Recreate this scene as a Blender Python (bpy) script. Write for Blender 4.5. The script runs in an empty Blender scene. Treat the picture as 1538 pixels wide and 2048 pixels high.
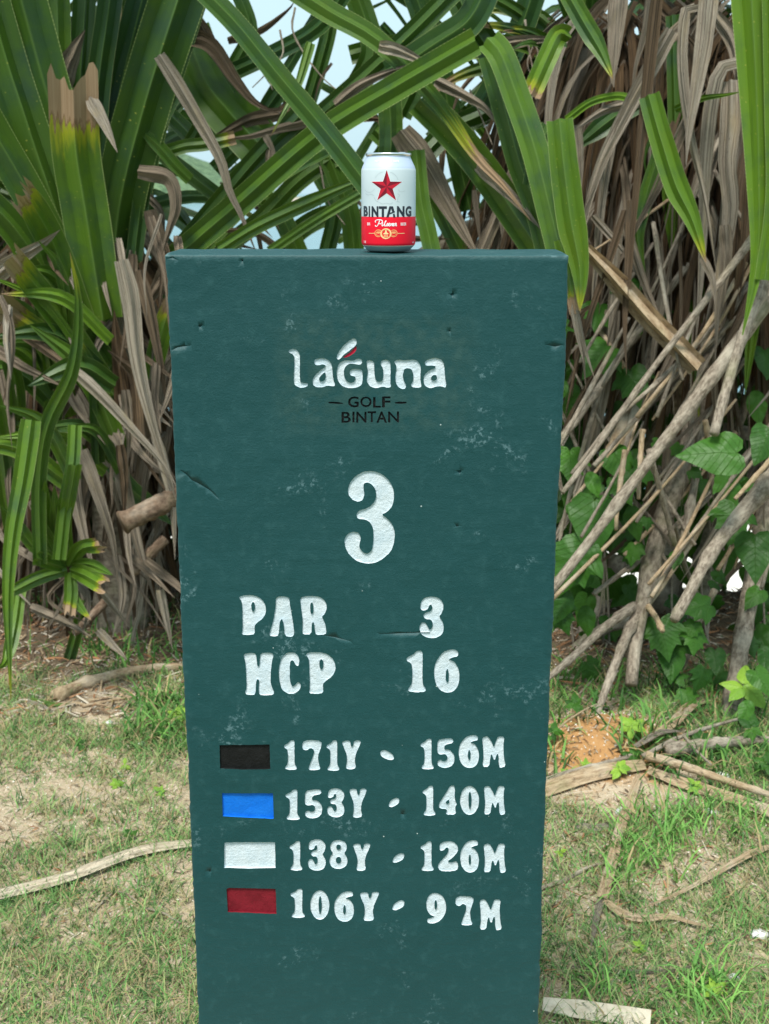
import bpy, math, random
import numpy as np
from mathutils import Vector, noise, geometry
random.seed(7); RNG = np.random.default_rng(7)
S = bpy.context.scene; C = S.collection
R = math.radians

# ------------------------------------------------------------------ camera, world, sun
F = 2444.0; CX, CY = 769.0, 1024.0; CAM_Z = 1.5; PITCH = math.atan(639.0 / F)
cd = bpy.data.cameras.new('camera'); cam = bpy.data.objects.new('camera', cd); C.objects.link(cam); S.camera = cam
cam.location = (0, 0, CAM_Z); cam.rotation_euler = (math.pi / 2 - PITCH, 0, 0)
cd.sensor_fit = 'VERTICAL'; cd.sensor_height = 36; cd.lens = F / 2048 * 36
cd.clip_start = .05; cd.clip_end = 20000
cd.dof.use_dof = True; cd.dof.focus_distance = 1.52; cd.dof.aperture_fstop = 14

SUN_EL, SUN_AZ = 62, 200      # azimuth measured from +Y clockwise; behind the camera, a little to the left
w = bpy.data.worlds.new('World'); S.world = w; w.use_nodes = True
nt = w.node_tree; nt.nodes.clear()
sky = nt.nodes.new('ShaderNodeTexSky'); sky.sky_type = 'NISHITA'; sky.sun_disc = False
sky.sun_elevation = R(SUN_EL); sky.sun_rotation = R(SUN_AZ); sky.air_density = 1.3; sky.dust_density = 4.5; sky.ozone_density = 1.2
mixw = nt.nodes.new('ShaderNodeMix'); mixw.data_type = 'RGBA'; mixw.inputs[0].default_value = .62
mixw.inputs[7].default_value = (8.3, 11.6, 12.8, 1)      # thin even cloud veil over the clear sky
bg = nt.nodes.new('ShaderNodeBackground'); bg.inputs[1].default_value = .068
wo = nt.nodes.new('ShaderNodeOutputWorld')
nt.links.new(sky.outputs[0], mixw.inputs[6]); nt.links.new(mixw.outputs[2], bg.inputs[0]); nt.links.new(bg.outputs[0], wo.inputs[0])
sl = bpy.data.lights.new('sun', 'SUN'); sl.energy = 2.9; sl.angle = R(16); sl.color = (1, .965, .91)
so = bpy.data.objects.new('sun', sl); C.objects.link(so)
a = R(SUN_AZ); e = R(SUN_EL)
sd = Vector((math.sin(a) * math.cos(e), math.cos(a) * math.cos(e), math.sin(e)))
so.rotation_euler = sd.to_track_quat('Z', 'Y').to_euler()
S.view_settings.view_transform = 'Standard'; S.view_settings.look = 'None'; S.view_settings.gamma = 1
S.view_settings.use_curve_mapping = False; S.view_settings.exposure = 0.75
S.render.engine = 'CYCLES'; S.cycles.max_bounces = 7; S.cycles.transparent_max_bounces = 8

# ------------------------------------------------------------------ pixel -> place
cp, sp = math.cos(PITCH), math.sin(PITCH)
def ray(px, py):
    X = (px - CX) / F; U = (CY - py) / F
    return Vector((X, cp + U * sp, -sp + U * cp))
def at(px, py, Y):
    d = ray(px, py); t = Y / d.y
    return Vector((d.x * t, Y, CAM_Z + d.z * t))
def gh(x, y):
    h = .018 * noise.noise(Vector((x * 1.7, y * 1.7, 3))) + .007 * noise.noise(Vector((x * 7, y * 7, 9)))
    h += .10 * math.exp(-((x - .62) ** 2 / .07 + (y - 3.12) ** 2 / .04))          # small bank of bare earth
    y0 = 4.55 if x > .5 else 5.2
    if y > y0: t = y - y0; h -= min(9.6, t * t * .12 + t * .45)
    return h
def gp(px, py, lift=0.0):
    d = ray(px, py); z = 0
    for _ in range(6):
        t = (z - CAM_Z) / d.z; p = d * t; z = gh(p.x, p.y)
    return Vector((p.x, p.y, z + lift))

# ------------------------------------------------------------------ objects
def tag(o, label=None, cat=None, group=None, kind=None):
    if label: o['label'] = label
    if cat: o['category'] = cat
    if group: o['group'] = group
    if kind: o['kind'] = kind
    return o
def thing(name, label, cat, loc=(0, 0, 0), group=None):
    o = bpy.data.objects.new(name, None); C.objects.link(o); o.location = loc; o.empty_display_size = .05
    return tag(o, label, cat, group)
def mobj(name, verts, faces, mat, parent=None, smooth=True, uv=None, col=None):
    me = bpy.data.meshes.new(name)
    off = Vector(parent.location) if parent is not None else Vector((0, 0, 0))
    p = parent
    while p is not None and p.parent is not None: p = p.parent; off = off + Vector(p.location)
    V = np.asarray([tuple(v) for v in verts], dtype=float) if not isinstance(verts, np.ndarray) else verts
    V = V - np.array(off)
    me.from_pydata(V.tolist(), [], faces)
    for m in (mat if isinstance(mat, (list, tuple)) else [mat]): me.materials.append(m)
    if smooth: me.polygons.foreach_set('use_smooth', [True] * len(me.polygons))
    if uv is not None:
        l = me.uv_layers.new(name='UVMap'); idx = np.empty(len(me.loops), dtype=int); me.loops.foreach_get('vertex_index', idx)
        l.data.foreach_set('uv', np.asarray(uv, dtype=float)[idx].ravel())
    if col is not None:
        ca = me.color_attributes.new('tint', 'FLOAT_COLOR', 'POINT'); ca.data.foreach_set('color', np.asarray(col, dtype=float).ravel())
    me.update()
    o = bpy.data.objects.new(name, me); C.objects.link(o)
    if parent is not None: o.parent = parent
    return o

# ------------------------------------------------------------------ material helpers
class NB:
    def __init__(s, name):
        s.m = bpy.data.materials.new(name); s.m.use_nodes = True; s.t = s.m.node_tree; s.t.nodes.clear()
        s.out = s.n('ShaderNodeOutputMaterial'); s.b = s.n('ShaderNodeBsdfPrincipled'); s.l(s.b.outputs[0], s.out.inputs[0])
    def n(s, ty, **k):
        x = s.t.nodes.new(ty)
        for a_, v in k.items(): setattr(x, a_, v)
        return x
    def l(s, a_, b_): s.t.links.new(a_, b_)
    def setin(s, sock, v):
        if hasattr(v, 'is_linked') or isinstance(v, bpy.types.NodeSocket): s.l(v, sock)
        else: sock.default_value = v
    def math(s, op, a_, b_=0.0, c_=0.0, clamp=False):
        x = s.n('ShaderNodeMath', operation=op, use_clamp=clamp)
        s.setin(x.inputs[0], a_); s.setin(x.inputs[1], b_)
        if op in ('MULTIPLY_ADD', 'COMPARE', 'SMOOTH_MIN'): s.setin(x.inputs[2], c_)
        return x.outputs[0]
    def mix(s, f, a_, b_, mode='MIX'):
        x = s.n('ShaderNodeMix', data_type='RGBA', blend_type=mode)
        s.setin(x.inputs[0], f)
        for i, v in ((6, a_), (7, b_)):
            if isinstance(v, tuple): x.inputs[i].default_value = v if len(v) == 4 else v + (1,)
            else: s.l(v, x.inputs[i])
        return x.outputs[2]
    def noise(s, vec, scale, detail=4, rough=.55, dist=0):
        x = s.n('ShaderNodeTexNoise'); s.l(vec, x.inputs['Vector']); x.inputs['Scale'].default_value = scale
        x.inputs['Detail'].default_value = detail; x.inputs['Roughness'].default_value = rough; x.inputs['Distortion'].default_value = dist
        return x.outputs['Fac']
    def ramp(s, f, a_, b_):
        x = s.n('ShaderNodeMapRange', interpolation_type='SMOOTHSTEP'); s.setin(x.inputs[0], f); s.setin(x.inputs[1], a_); s.setin(x.inputs[2], b_)
        return x.outputs[0]
    def scalevec(s, vec, sc):
        x = s.n('ShaderNodeMapping'); s.l(vec, x.inputs[0]); x.inputs['Scale'].default_value = sc; return x.outputs[0]
    def bump(s, h, strength, dist):
        x = s.n('ShaderNodeBump'); x.inputs['Strength'].default_value = strength; x.inputs['Distance'].default_value = dist
        s.l(h, x.inputs['Height']); s.l(x.outputs[0], s.b.inputs['Normal']); return x
    def prop(s, name):
        x = s.n('ShaderNodeAttribute', attribute_type='OBJECT', attribute_name=name); return x.outputs['Fac']
    def color(s, c): s.setin(s.b.inputs['Base Color'], c if not isinstance(c, tuple) else c + (1,) if len(c) == 3 else c)
    def rough(s, r): s.setin(s.b.inputs['Roughness'], r)
    def translucent(s, col, fac):
        t = s.n('ShaderNodeBsdfTranslucent'); s.l(col, t.inputs[0]); m = s.n('ShaderNodeMixShader'); m.inputs[0].default_value = fac
        s.l(s.b.outputs[0], m.inputs[1]); s.l(t.outputs[0], m.inputs[2]); s.l(m.outputs[0], s.out.inputs[0])

def mat_strap_leaf():
    b = NB('strap_leaf'); uv = b.n('ShaderNodeUVMap').outputs[0]; sx = b.n('ShaderNodeSeparateXYZ'); b.l(uv, sx.inputs[0])
    u, v = sx.outputs[0], sx.outputs[1]
    tone = b.prop('tone'); dry = b.prop('dry'); rnd = b.n('ShaderNodeObjectInfo').outputs['Random']
    # uv: u 0..1 across, v = metres along; uv2 not needed: v scaled so 1 = length, streaks from u
    st = b.noise(b.scalevec(uv, (34, 1.6, 1)), 1.0, 5, .6)
    st2 = b.noise(b.scalevec(uv, (7, 3.5, 1)), 1.0, 3, .5)
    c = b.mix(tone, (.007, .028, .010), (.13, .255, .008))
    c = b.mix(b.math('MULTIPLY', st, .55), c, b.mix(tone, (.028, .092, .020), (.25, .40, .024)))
    c = b.mix(b.math('MULTIPLY', b.ramp(st2, .45, .8), .35), c, (.012, .035, .014))
    gpos = b.n('ShaderNodeNewGeometry').outputs['Position']; pn = b.noise(gpos, 7, 4, .6); pn2 = b.noise(gpos, 90, 4, .7)
    c = b.mix(b.math('MULTIPLY', b.ramp(pn, .45, .7), .55), c, (.022, .058, .042)); c = b.mix(b.math('MULTIPLY', b.ramp(pn, .42, .28), .4), c, b.mix(tone, (.03, .07, .01), (.20, .27, .01)))
    c = b.mix(b.math('MULTIPLY', b.ramp(pn2, .66, .74), .5), c, (.16, .13, .05))
    mid = b.ramp(b.math('ABSOLUTE', b.math('SUBTRACT', u, .5)), .045, .005)
    c = b.mix(b.math('MULTIPLY', mid, .45), c, (.15, .25, .06))
    edge = b.ramp(b.math('ABSOLUTE', b.math('SUBTRACT', u, .5)), .475, .497)
    dots = b.ramp(b.math('SINE', b.math('MULTIPLY', v, 560)), .0, .6)
    c = b.mix(b.math('MULTIPLY', edge, b.math('MULTIPLY_ADD', dots, .5, .35)), c, (.36, .42, .16))
    # yellow freckles
    vo = b.n('ShaderNodeTexVoronoi'); b.l(b.scalevec(uv, (5, 45, 1)), vo.inputs['Vector']); vo.inputs['Scale'].default_value = 1
    c = b.mix(b.math('MULTIPLY', b.ramp(vo.outputs['Distance'], .13, .05), b.ramp(rnd, .4, .6)), c, (.30, .32, .06))
    wv = b.math('MULTIPLY_ADD', b.noise(b.scalevec(uv, (11, 5, 1)), 1, 5, .65), .34, b.math('SUBTRACT', v, .17))
    ye = b.ramp(b.math('SUBTRACT', wv, dry), -.13, .0)
    c = b.mix(b.math('MULTIPLY', ye, .85), c, (.30, .31, .015))
    dr = b.ramp(b.math('SUBTRACT', wv, dry), -.012, .02)
    tan_ = b.mix(st, (.17, .085, .035), (.42, .31, .20))
    c = b.mix(dr, c, tan_)
    bw = b.ramp(b.math('ABSOLUTE', b.math('SUBTRACT', b.math('SUBTRACT', wv, dry), .015)), .02, .0)
    c = b.mix(b.math('MULTIPLY', bw, .6), c, (.10, .03, .008))
    b.color(c); b.rough(b.math('MULTIPLY_ADD', dr, .4, .37)); b.b.inputs['Specular IOR Level'].default_value = .36
    b.bump(b.math('ADD', st, b.math('MULTIPLY', st2, .5)), .45, .0016)
    b.translucent(b.mix(.5, c, (.12, .26, .01), 'MIX'), .13)
    return b.m
def mat_dead_leaf():
    b = NB('dead_leaf'); uv = b.n('ShaderNodeUVMap').outputs[0]; sx = b.n('ShaderNodeSeparateXYZ'); b.l(uv, sx.inputs[0])
    tone = b.prop('tone'); rnd = b.n('ShaderNodeObjectInfo').outputs['Random']
    ad = b.n('ShaderNodeVectorMath', operation='ADD'); b.l(uv, ad.inputs[0]); cmb = b.n('ShaderNodeCombineXYZ'); b.l(b.math('MULTIPLY', rnd, 40), cmb.inputs[0]); b.l(b.math('MULTIPLY', rnd, 17), cmb.inputs[1]); b.l(cmb.outputs[0], ad.inputs[1]); uv = ad.outputs[0]
    st = b.noise(b.scalevec(uv, (26, 1.3, 1)), 1, 6, .65); bl = b.noise(b.scalevec(uv, (2.2, 4, 1)), 1, 5, .6)
    sp_ = b.noise(b.scalevec(uv, (14, 40, 1)), 1, 3, .7)
    st = b.ramp(st, .28, .72); brown = b.mix(st, (.022, .013, .008), (.25, .150, .070)); silver = b.mix(st, (.10, .080, .058), (.76, .675, .54))
    c = b.mix(tone, brown, silver)
    c = b.mix(b.ramp(bl, .5, .72), c, b.mix(tone, (.085, .066, .045), (.50, .41, .27)))
    c = b.mix(b.math('MULTIPLY', b.ramp(sp_, .62, .7), .7), c, (.055, .045, .036))
    c = b.mix(b.math('MULTIPLY', b.ramp(b.math('ABSOLUTE', b.math('SUBTRACT', sx.outputs[0], .5)), .04, .0), .5), c, (.05, .035, .024))
    b.color(c); b.rough(.78); b.b.inputs['Specular IOR Level'].default_value = .25
    b.bump(b.math('ADD', st, b.math('MULTIPLY', bl, .6)), .9, .004); b.translucent(c, .10); return b.m
def mat_bark(name, c1, c2, sc=1.0, rings=0):
    b = NB(name); uv = b.n('ShaderNodeUVMap').outputs[0]; oc = b.n('ShaderNodeTexCoord').outputs['Object']
    n1 = b.noise(b.scalevec(uv, (6, 9, 1)), sc, 6, .65); n2 = b.noise(oc, 95, 5, .7); n3 = b.noise(oc, 9, 3)
    c = b.mix(b.ramp(n1, .3, .7), c1, c2); c = b.mix(b.math('MULTIPLY', b.ramp(n2, .55, .68), .6), c, tuple(x * .3 for x in c1))
    c = b.mix(b.math('MULTIPLY', b.ramp(n3, .5, .75), .55), c, (.52, .47, .37))
    c = b.mix(b.math('MULTIPLY', b.ramp(n3, .48, .25), .35), c, (.22, .23, .11))
    b.color(c); b.rough(.85); b.b.inputs['Specular IOR Level'].default_value = .2
    b.bump(b.math('ADD', n1, n2), .8, .004); return b.m
def mat_broad_leaf(name, dark, light, vein):
    b = NB(name); uv = b.n('ShaderNodeUVMap').outputs[0]; sx = b.n('ShaderNodeSeparateXYZ'); b.l(uv, sx.inputs[0])
    x, y = sx.outputs[0], sx.outputs[1]; rnd = b.n('ShaderNodeObjectInfo').outputs['Random']; ax = b.math('ABSOLUTE', x)
    n1 = b.noise(uv, 5, 4); c = b.mix(b.math('MULTIPLY_ADD', rnd, .6, b.math('MULTIPLY', n1, .4)), dark, light)
    ang = b.math('ARCTAN2', ax, y); va = b.math('ABSOLUTE', b.math('SINE', b.math('MULTIPLY', ang, 3.4)))
    rad = b.math('SQRT', b.math('ADD', b.math('MULTIPLY', ax, ax), b.math('MULTIPLY', y, y)))
    v1 = b.ramp(b.math('MULTIPLY', va, rad), .022, .0)
    v2 = b.ramp(b.math('ABSOLUTE', b.math('SINE', b.math('MULTIPLY', b.math('SUBTRACT', y, b.math('MULTIPLY', ax, .8)), 24))), .16, .0)
    c = b.mix(b.math('MULTIPLY', v1, .6), c, vein); c = b.mix(b.math('MULTIPLY', v2, .22), c, vein)
    b.color(c); b.rough(.45); b.b.inputs['Specular IOR Level'].default_value = .25
    h = b.math('SUBTRACT', n1, b.math('ADD', b.math('MULTIPLY', v2, .5), b.math('MULTIPLY', v1, .8))); b.bump(h, .8, .004)
    b.translucent(b.mix(.4, c, (.20, .40, .03)), .22); return b.m
def mat_tint(name, rough=.7, trans=.2):
    b = NB(name); a_ = b.n('ShaderNodeAttribute', attribute_name='tint'); b.l(a_.outputs['Color'], b.b.inputs['Base Color']); b.rough(rough)
    b.b.inputs['Specular IOR Level'].default_value = .25
    if trans: b.translucent(a_.outputs['Color'], trans)
    return b.m
def mat_sand():
    b = NB('sandy_soil'); g = b.n('ShaderNodeNewGeometry').outputs['Position']
    n1 = b.noise(g, 2.6, 5, .6); n2 = b.noise(g, 42, 5, .7); n3 = b.noise(g, 260, 3, .7); n4 = b.noise(g, 11, 5, .65)
    c = b.mix(n2, (.32, .24, .15), (.62, .51, .36)); c = b.mix(b.math('MULTIPLY', b.ramp(n1, .5, .75), .4), c, (.22, .165, .10))
    c = b.mix(b.math('MULTIPLY', b.ramp(n4, .5, .75), .55), c, (.60, .50, .36))
    c = b.mix(b.math('MULTIPLY', b.ramp(n3, .58, .66), .7), c, (.72, .65, .53)); c = b.mix(b.math('MULTIPLY', b.ramp(n3, .42, .34), .6), c, (.12, .08, .045))
    # orange subsoil bank
    sx = b.n('ShaderNodeSeparateXYZ'); b.l(g, sx.inputs[0])
    dx = b.math('MULTIPLY', b.math('SUBTRACT', sx.outputs[0], .60), 4.2); dy = b.math('MULTIPLY', b.math('SUBTRACT', sx.outputs[1], 3.05), 4.0)
    r = b.math('SQRT', b.math('ADD', b.math('MULTIPLY', dx, dx), b.math('MULTIPLY', dy, dy)))
    r = b.math('ADD', r, b.math('MULTIPLY', b.math('SUBTRACT', n4, .5), 1.3))
    c = b.mix(b.math('MULTIPLY', b.ramp(r, 1.05, .6), .85), c, b.mix(n2, (.34, .15, .04), (.58, .31, .11)))
    # leaf mould under the shrubs
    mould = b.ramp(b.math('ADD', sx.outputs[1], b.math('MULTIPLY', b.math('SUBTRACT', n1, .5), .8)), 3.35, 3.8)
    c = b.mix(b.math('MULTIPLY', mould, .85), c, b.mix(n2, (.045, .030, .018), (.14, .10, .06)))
    turf = b.ramp(b.math('ADD', sx.outputs[1], b.math('MULTIPLY', n1, .5)), 1.35, .9); c = b.mix(turf, c, b.mix(n2, (.035, .075, .018), (.08, .14, .035)))
    beach = b.ramp(sx.outputs[2], -3.0, -7.0); c = b.mix(beach, c, (.72, .68, .60))
    b.color(c); b.rough(.95); b.b.inputs['Specular IOR Level'].default_value = .1
    h = b.math('ADD', b.math('MULTIPLY', n2, 1.0), b.math('MULTIPLY', n3, .35)); b.bump(h, 1, .012); return b.m
def plain(name, c, rough=.6, metal=0, spec=.5):
    b = NB(name); b.color(c); b.rough(rough); b.b.inputs['Metallic'].default_value = metal; b.b.inputs['Specular IOR Level'].default_value = spec
    return b.m
def mat_paint(name, c, c2=None, rough=.5, bs=.5):
    b = NB(name); b.b.inputs['Specular IOR Level'].default_value = .2; g = b.n('ShaderNodeNewGeometry').outputs['Position']; n = b.noise(g, 260, 5, .7); n2 = b.noise(g, 45, 4)
    cc = b.mix(b.ramp(n2, .35, .75), c, c2 or tuple(x * .8 for x in c)); b.color(cc); b.rough(rough); b.bump(b.math('ADD', n, n2), bs, .0015); return b.m
def mat_stone_paint():
    b = NB('teal_masonry_paint'); g = b.n('ShaderNodeNewGeometry'); P = g.outputs['Position']
    n1 = b.noise(P, 4.5, 4); n2 = b.noise(P, 60, 5, .65); n3 = b.noise(P, 420, 3, .6); n4 = b.noise(P, 13, 5, .6, .4); n5 = b.noise(P, 140, 4, .75)
    c = b.mix(n1, (.0072, .048, .050), (.0145, .067, .070)); c = b.mix(b.math('MULTIPLY', b.ramp(n2, .5, .75), .3), c, (.034, .11, .112))
    scuff = b.math('MULTIPLY', b.ramp(n4, .60, .70), b.ramp(n5, .50, .62)); c = b.mix(b.math('MULTIPLY', scuff, .55), c, (.16, .27, .29))
    vo = b.n('ShaderNodeTexVoronoi'); b.l(P, vo.inputs['Vector']); vo.inputs['Scale'].default_value = 42
    rr = b.n('ShaderNodeSeparateColor'); b.l(vo.outputs['Color'], rr.inputs[0])
    speck = b.math('MULTIPLY', b.ramp(vo.outputs['Distance'], .050, .03), b.ramp(rr.outputs[0], .80, .82))
    c = b.mix(b.math('MULTIPLY', speck, .8), c, (.50, .58, .56))
    pit = b.math('MULTIPLY', b.ramp(vo.outputs['Distance'], .075, .03), b.ramp(rr.outputs[1], .90, .92)); c = b.mix(b.math('MULTIPLY', pit, .55), c, (.008, .03, .03))
    # worn arrises
    pt = b.ramp(g.outputs['Pointiness'], .53, .62); c = b.mix(b.math('MULTIPLY', pt, .45), c, (.22, .33, .33))
    # faint moss/old wash round the logo
    sx = b.n('ShaderNodeSeparateXYZ'); b.l(P, sx.inputs[0])
    ex = b.ramp(b.math('ABSOLUTE', b.math('ADD', sx.outputs[0], .012)), .135, .10); ez = b.ramp(b.math('ABSOLUTE', b.math('SUBTRACT', sx.outputs[2], 1.285)), .085, .055)
    c = b.mix(b.math('MULTIPLY', b.math('MULTIPLY', ex, ez), b.math('MULTIPLY', b.ramp(n2, .3, .7), .30)), c, (.050, .090, .070))
    b.color(c); b.rough(b.math('MULTIPLY_ADD', n2, .25, .40)); b.b.inputs['Specular IOR Level'].default_value = .28
    h = b.math('ADD', b.math('ADD', b.math('MULTIPLY', n2, .55), b.math('MULTIPLY', n3, .30)), b.math('ADD', b.math('MULTIPLY', n4, 1.2), b.math('SUBTRACT', b.math('MULTIPLY', speck, .5), pit)))
    n6 = b.noise(b.scalevec(P, (9, 1, 75)), 1, 5, .6); c2 = b.noise(P, 900, 2)
    h = b.math('ADD', h, b.math('ADD', b.math('MULTIPLY', n6, .4), b.math('MULTIPLY', c2, .12))); b.bump(h, .6, .0020); return b.m

M_LEAF = mat_strap_leaf(); M_DEAD = mat_dead_leaf()
M_BARK = mat_bark('grey_bark', (.11, .085, .060), (.36, .305, .235)); M_STUB = mat_bark('brown_cut_wood', (.085, .052, .033), (.26, .18, .12)); M_TAN = mat_bark('tan_bark', (.22, .145, .08), (.47, .36, .23))
M_BROAD = mat_broad_leaf('vine_leaf', (.010, .050, .008), (.065, .190, .018), (.10, .21, .045)); M_LIME = mat_broad_leaf('young_leaf', (.14, .30, .035), (.33, .52, .06), (.40, .55, .15))
M_GRASS = mat_tint('grass_blades'); M_LITTER = mat_tint('litter_bits', .85, 0)

# ------------------------------------------------------------------ ground, sea, far shore
def ground():
    xs = np.unique(np.concatenate([np.linspace(-4000, -6, 14), np.arange(-6, -1.6, .2), np.arange(-1.6, 1.62, .02), np.arange(1.8, 6, .2), np.linspace(6, 4000, 14)]))
    ys = np.unique(np.concatenate([np.linspace(-60, 1.2, 20), np.arange(1.2, 4.6, .02), np.arange(4.6, 20, .3), np.linspace(20, 62, 8)]))
    V = [(x, y, gh(x, y) if y < 20 else -9.6 + 0.0 * y - (y - 20) * .012) for y in ys for x in xs]
    nx = len(xs); Fc = [(j * nx + i, j * nx + i + 1, (j + 1) * nx + i + 1, (j + 1) * nx + i) for j in range(len(ys) - 1) for i in range(nx - 1)]
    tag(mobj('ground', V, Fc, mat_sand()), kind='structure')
ground()
b = NB('sea_water'); g = b.n('ShaderNodeNewGeometry').outputs['Position']
b.color(b.mix(b.noise(g, .05, 4), (.07, .17, .20), (.10, .22, .25))); b.rough(.22); b.bump(b.noise(b.scalevec(g, (1, .4, 1)), .8, 6), .6, .5)
V = [(-9000, 45, -9.8), (9000, 45, -9.8), (9000, 9000, -9.8), (-9000, 9000, -9.8)]
tag(mobj('sea', V, [(0, 1, 2, 3)], b.m, smooth=False), kind='structure')
def headland():
    b = NB('headland_forest'); g = b.n('ShaderNodeNewGeometry').outputs['Position']; sx = b.n('ShaderNodeSeparateXYZ'); b.l(g, sx.inputs[0])
    c = b.mix(b.ramp(b.noise(g, .12, 6, .7), .35, .65), (.05, .10, .045), (.14, .22, .10)); c = b.mix(b.ramp(b.math('ADD', sx.outputs[2], b.math('MULTIPLY', b.noise(g, .08, 4), 8)), 2, -3), c, (.48, .42, .34))
    b.color(c); b.rough(.9); b.bump(b.noise(g, .15, 5), 1, 6)
    V = []; n, m = 60, 24
    for j in range(m + 1):
        for i in range(n + 1):
            u = i / n; v = j / m; x = -420 + 380 * u; y = 1430 + 320 * v
            h = 66 * math.sin(math.pi * min(1, u * .55 + .0) ** .9) if u < .5 else 66 * (1 - (u - .5) * 1.9) ** 1.0
            h = 70 * math.exp(-((u - .28) / .33) ** 2) * math.sin(math.pi * (v * .5 + .02)) ** .6
            V.append((x, y, -10.5 + max(0, h) + 5 * noise.noise(Vector((x * .03, y * .03, 0))) * min(1, v * 5)))
    Fc = [(j * (n + 1) + i, j * (n + 1) + i + 1, (j + 1) * (n + 1) + i + 1, (j + 1) * (n + 1) + i) for j in range(m) for i in range(n)]
    tag(mobj('hill', V, Fc, b.m), kind='structure')
headland()

# ------------------------------------------------------------------ shapes: strap blade and tube
def spline(pts, n):
    P = [Vector(p) for p in pts]
    if len(P) == 2: P = [P[0], (P[0] + P[1]) / 2, P[1]]
    Q = [P[0] * 2 - P[1]] + P + [P[-1] * 2 - P[-2]]; segs = len(P) - 1
    L = [(P[i + 1] - P[i]).length for i in range(segs)]; T = sum(L); out = []
    for k in range(n + 1):
        s = T * k / n; i = 0
        while i < segs - 1 and s > L[i]: s -= L[i]; i += 1
        t = min(1, s / max(L[i], 1e-9)); a_, b_, c_, d_ = Q[i], Q[i + 1], Q[i + 2], Q[i + 3]
        out.append(.5 * ((2 * b_) + (c_ - a_) * t + (2 * a_ - 5 * b_ + 4 * c_ - d_) * t * t + (3 * b_ - a_ - 3 * c_ + d_) * t ** 3))
    return out, T
PROF = (0, -.5, -1)
def blade_geo(pts, width, n=18, roll=0, twist=0, fold=.24, tip='point', base=.75, wob=.02, curl=0, cols=7, seed=None, vdir=None):
    rr = random.Random(seed if seed is not None else random.random())
    P, L = spline(pts, n); V = []; UV = []
    if cols == 7: us = [-1, -.5, -.22, 0, .22, .5, 1]
    else: us = [i / (cols - 1) * 2 - 1 for i in range(cols)]
    ph = rr.uniform(0, 50); side_prev = None
    for k, p in enumerate(P):
        v = k / n; T = (P[min(n, k + 1)] - P[max(0, k - 1)]).normalized()
        view = Vector(vdir) if vdir else Vector((p.x * .5, 1, -.12)).normalized()
        Sd = T.cross(view)
        if Sd.length < .05: Sd = T.cross(Vector((0, .3, 1)))
        Sd.normalize()
        if side_prev is not None and Sd.dot(side_prev) < 0: Sd = -Sd
        side_prev = Sd.copy()
        N = Sd.cross(T).normalized(); ang = roll + twist * v; Sd2 = Sd * math.cos(ang) + N * math.sin(ang); N2 = N * math.cos(ang) - Sd * math.sin(ang)
        if tip == 'point': wf = min(1, base + v * 3 * (1 - base)) * (min(1, (1 - v) / .42) ** .75 if v > .58 else 1)
        elif tip == 'long': wf = min(1, base + v * 3 * (1 - base)) * (1 - v) ** .6 if v > .35 else min(1, base + v) * (.65) ** .6 * (1 + 0 * v)
        else: wf = min(1, base + v * 3 * (1 - base))
        if tip == 'long': wf = (1 - v ** 1.5) ** .9 * min(1, base + v * 2)
        wf = max(wf, .03); hw = width / 2 * wf
        for u in us:
            au = abs(u); z = fold * (1 - abs(au - .5) * 2) - fold * .55 * (1 - au)      # W-shaped section with a keel
            z += curl * au * au
            wv = wob * noise.noise(Vector((ph + u * .8, v * 7, 0)))
            q = p + Sd2 * (u * hw * (1 - .12 * curl)) + N2 * ((z + wv * 2.2) * hw * 1.3)
            if tip == 'rag' and k >= n - 1:
                q = q + T * (L / n) * (rr.uniform(-.6, 2.6) * .8 if k == n else rr.uniform(-.9, .3))
            V.append(q); UV.append((u * .5 + .5, v))
    Fc = []
    for k in range(n):
        for i in range(cols - 1): Fc.append((k * cols + i, k * cols + i + 1, (k + 1) * cols + i + 1, (k + 1) * cols + i))
    return V, Fc, UV
def crease(o, cols, inner):
    me = o.data; ev = np.empty(len(me.edges) * 2, dtype=int); me.edges.foreach_get('vertices', ev); ev = ev.reshape(-1, 2)
    at_ = me.attributes.new('sharp_edge', 'BOOLEAN', 'EDGE'); at_.data.foreach_set('value', (np.abs(ev[:, 0] - ev[:, 1]) == cols) & np.isin(ev[:, 0] % cols, inner))
def blade(parent, name, pts, width, tone=.3, dry=1.4, mat=None, **k):
    V, Fc, UV = blade_geo(pts, width, **k)
    if mat is None: mat = M_LEAF if name == 'leaf' else M_DEAD
    o = mobj(name, V, Fc, mat, parent, uv=UV); o['tone'] = float(tone); o['dry'] = float(dry)
    cols = k.get('cols', 7); crease(o, cols, {5: [1, 2, 3], 7: [1, 3, 5], 13: [3, 6, 9], 9: [2, 4, 6]}[cols]); return o
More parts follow.
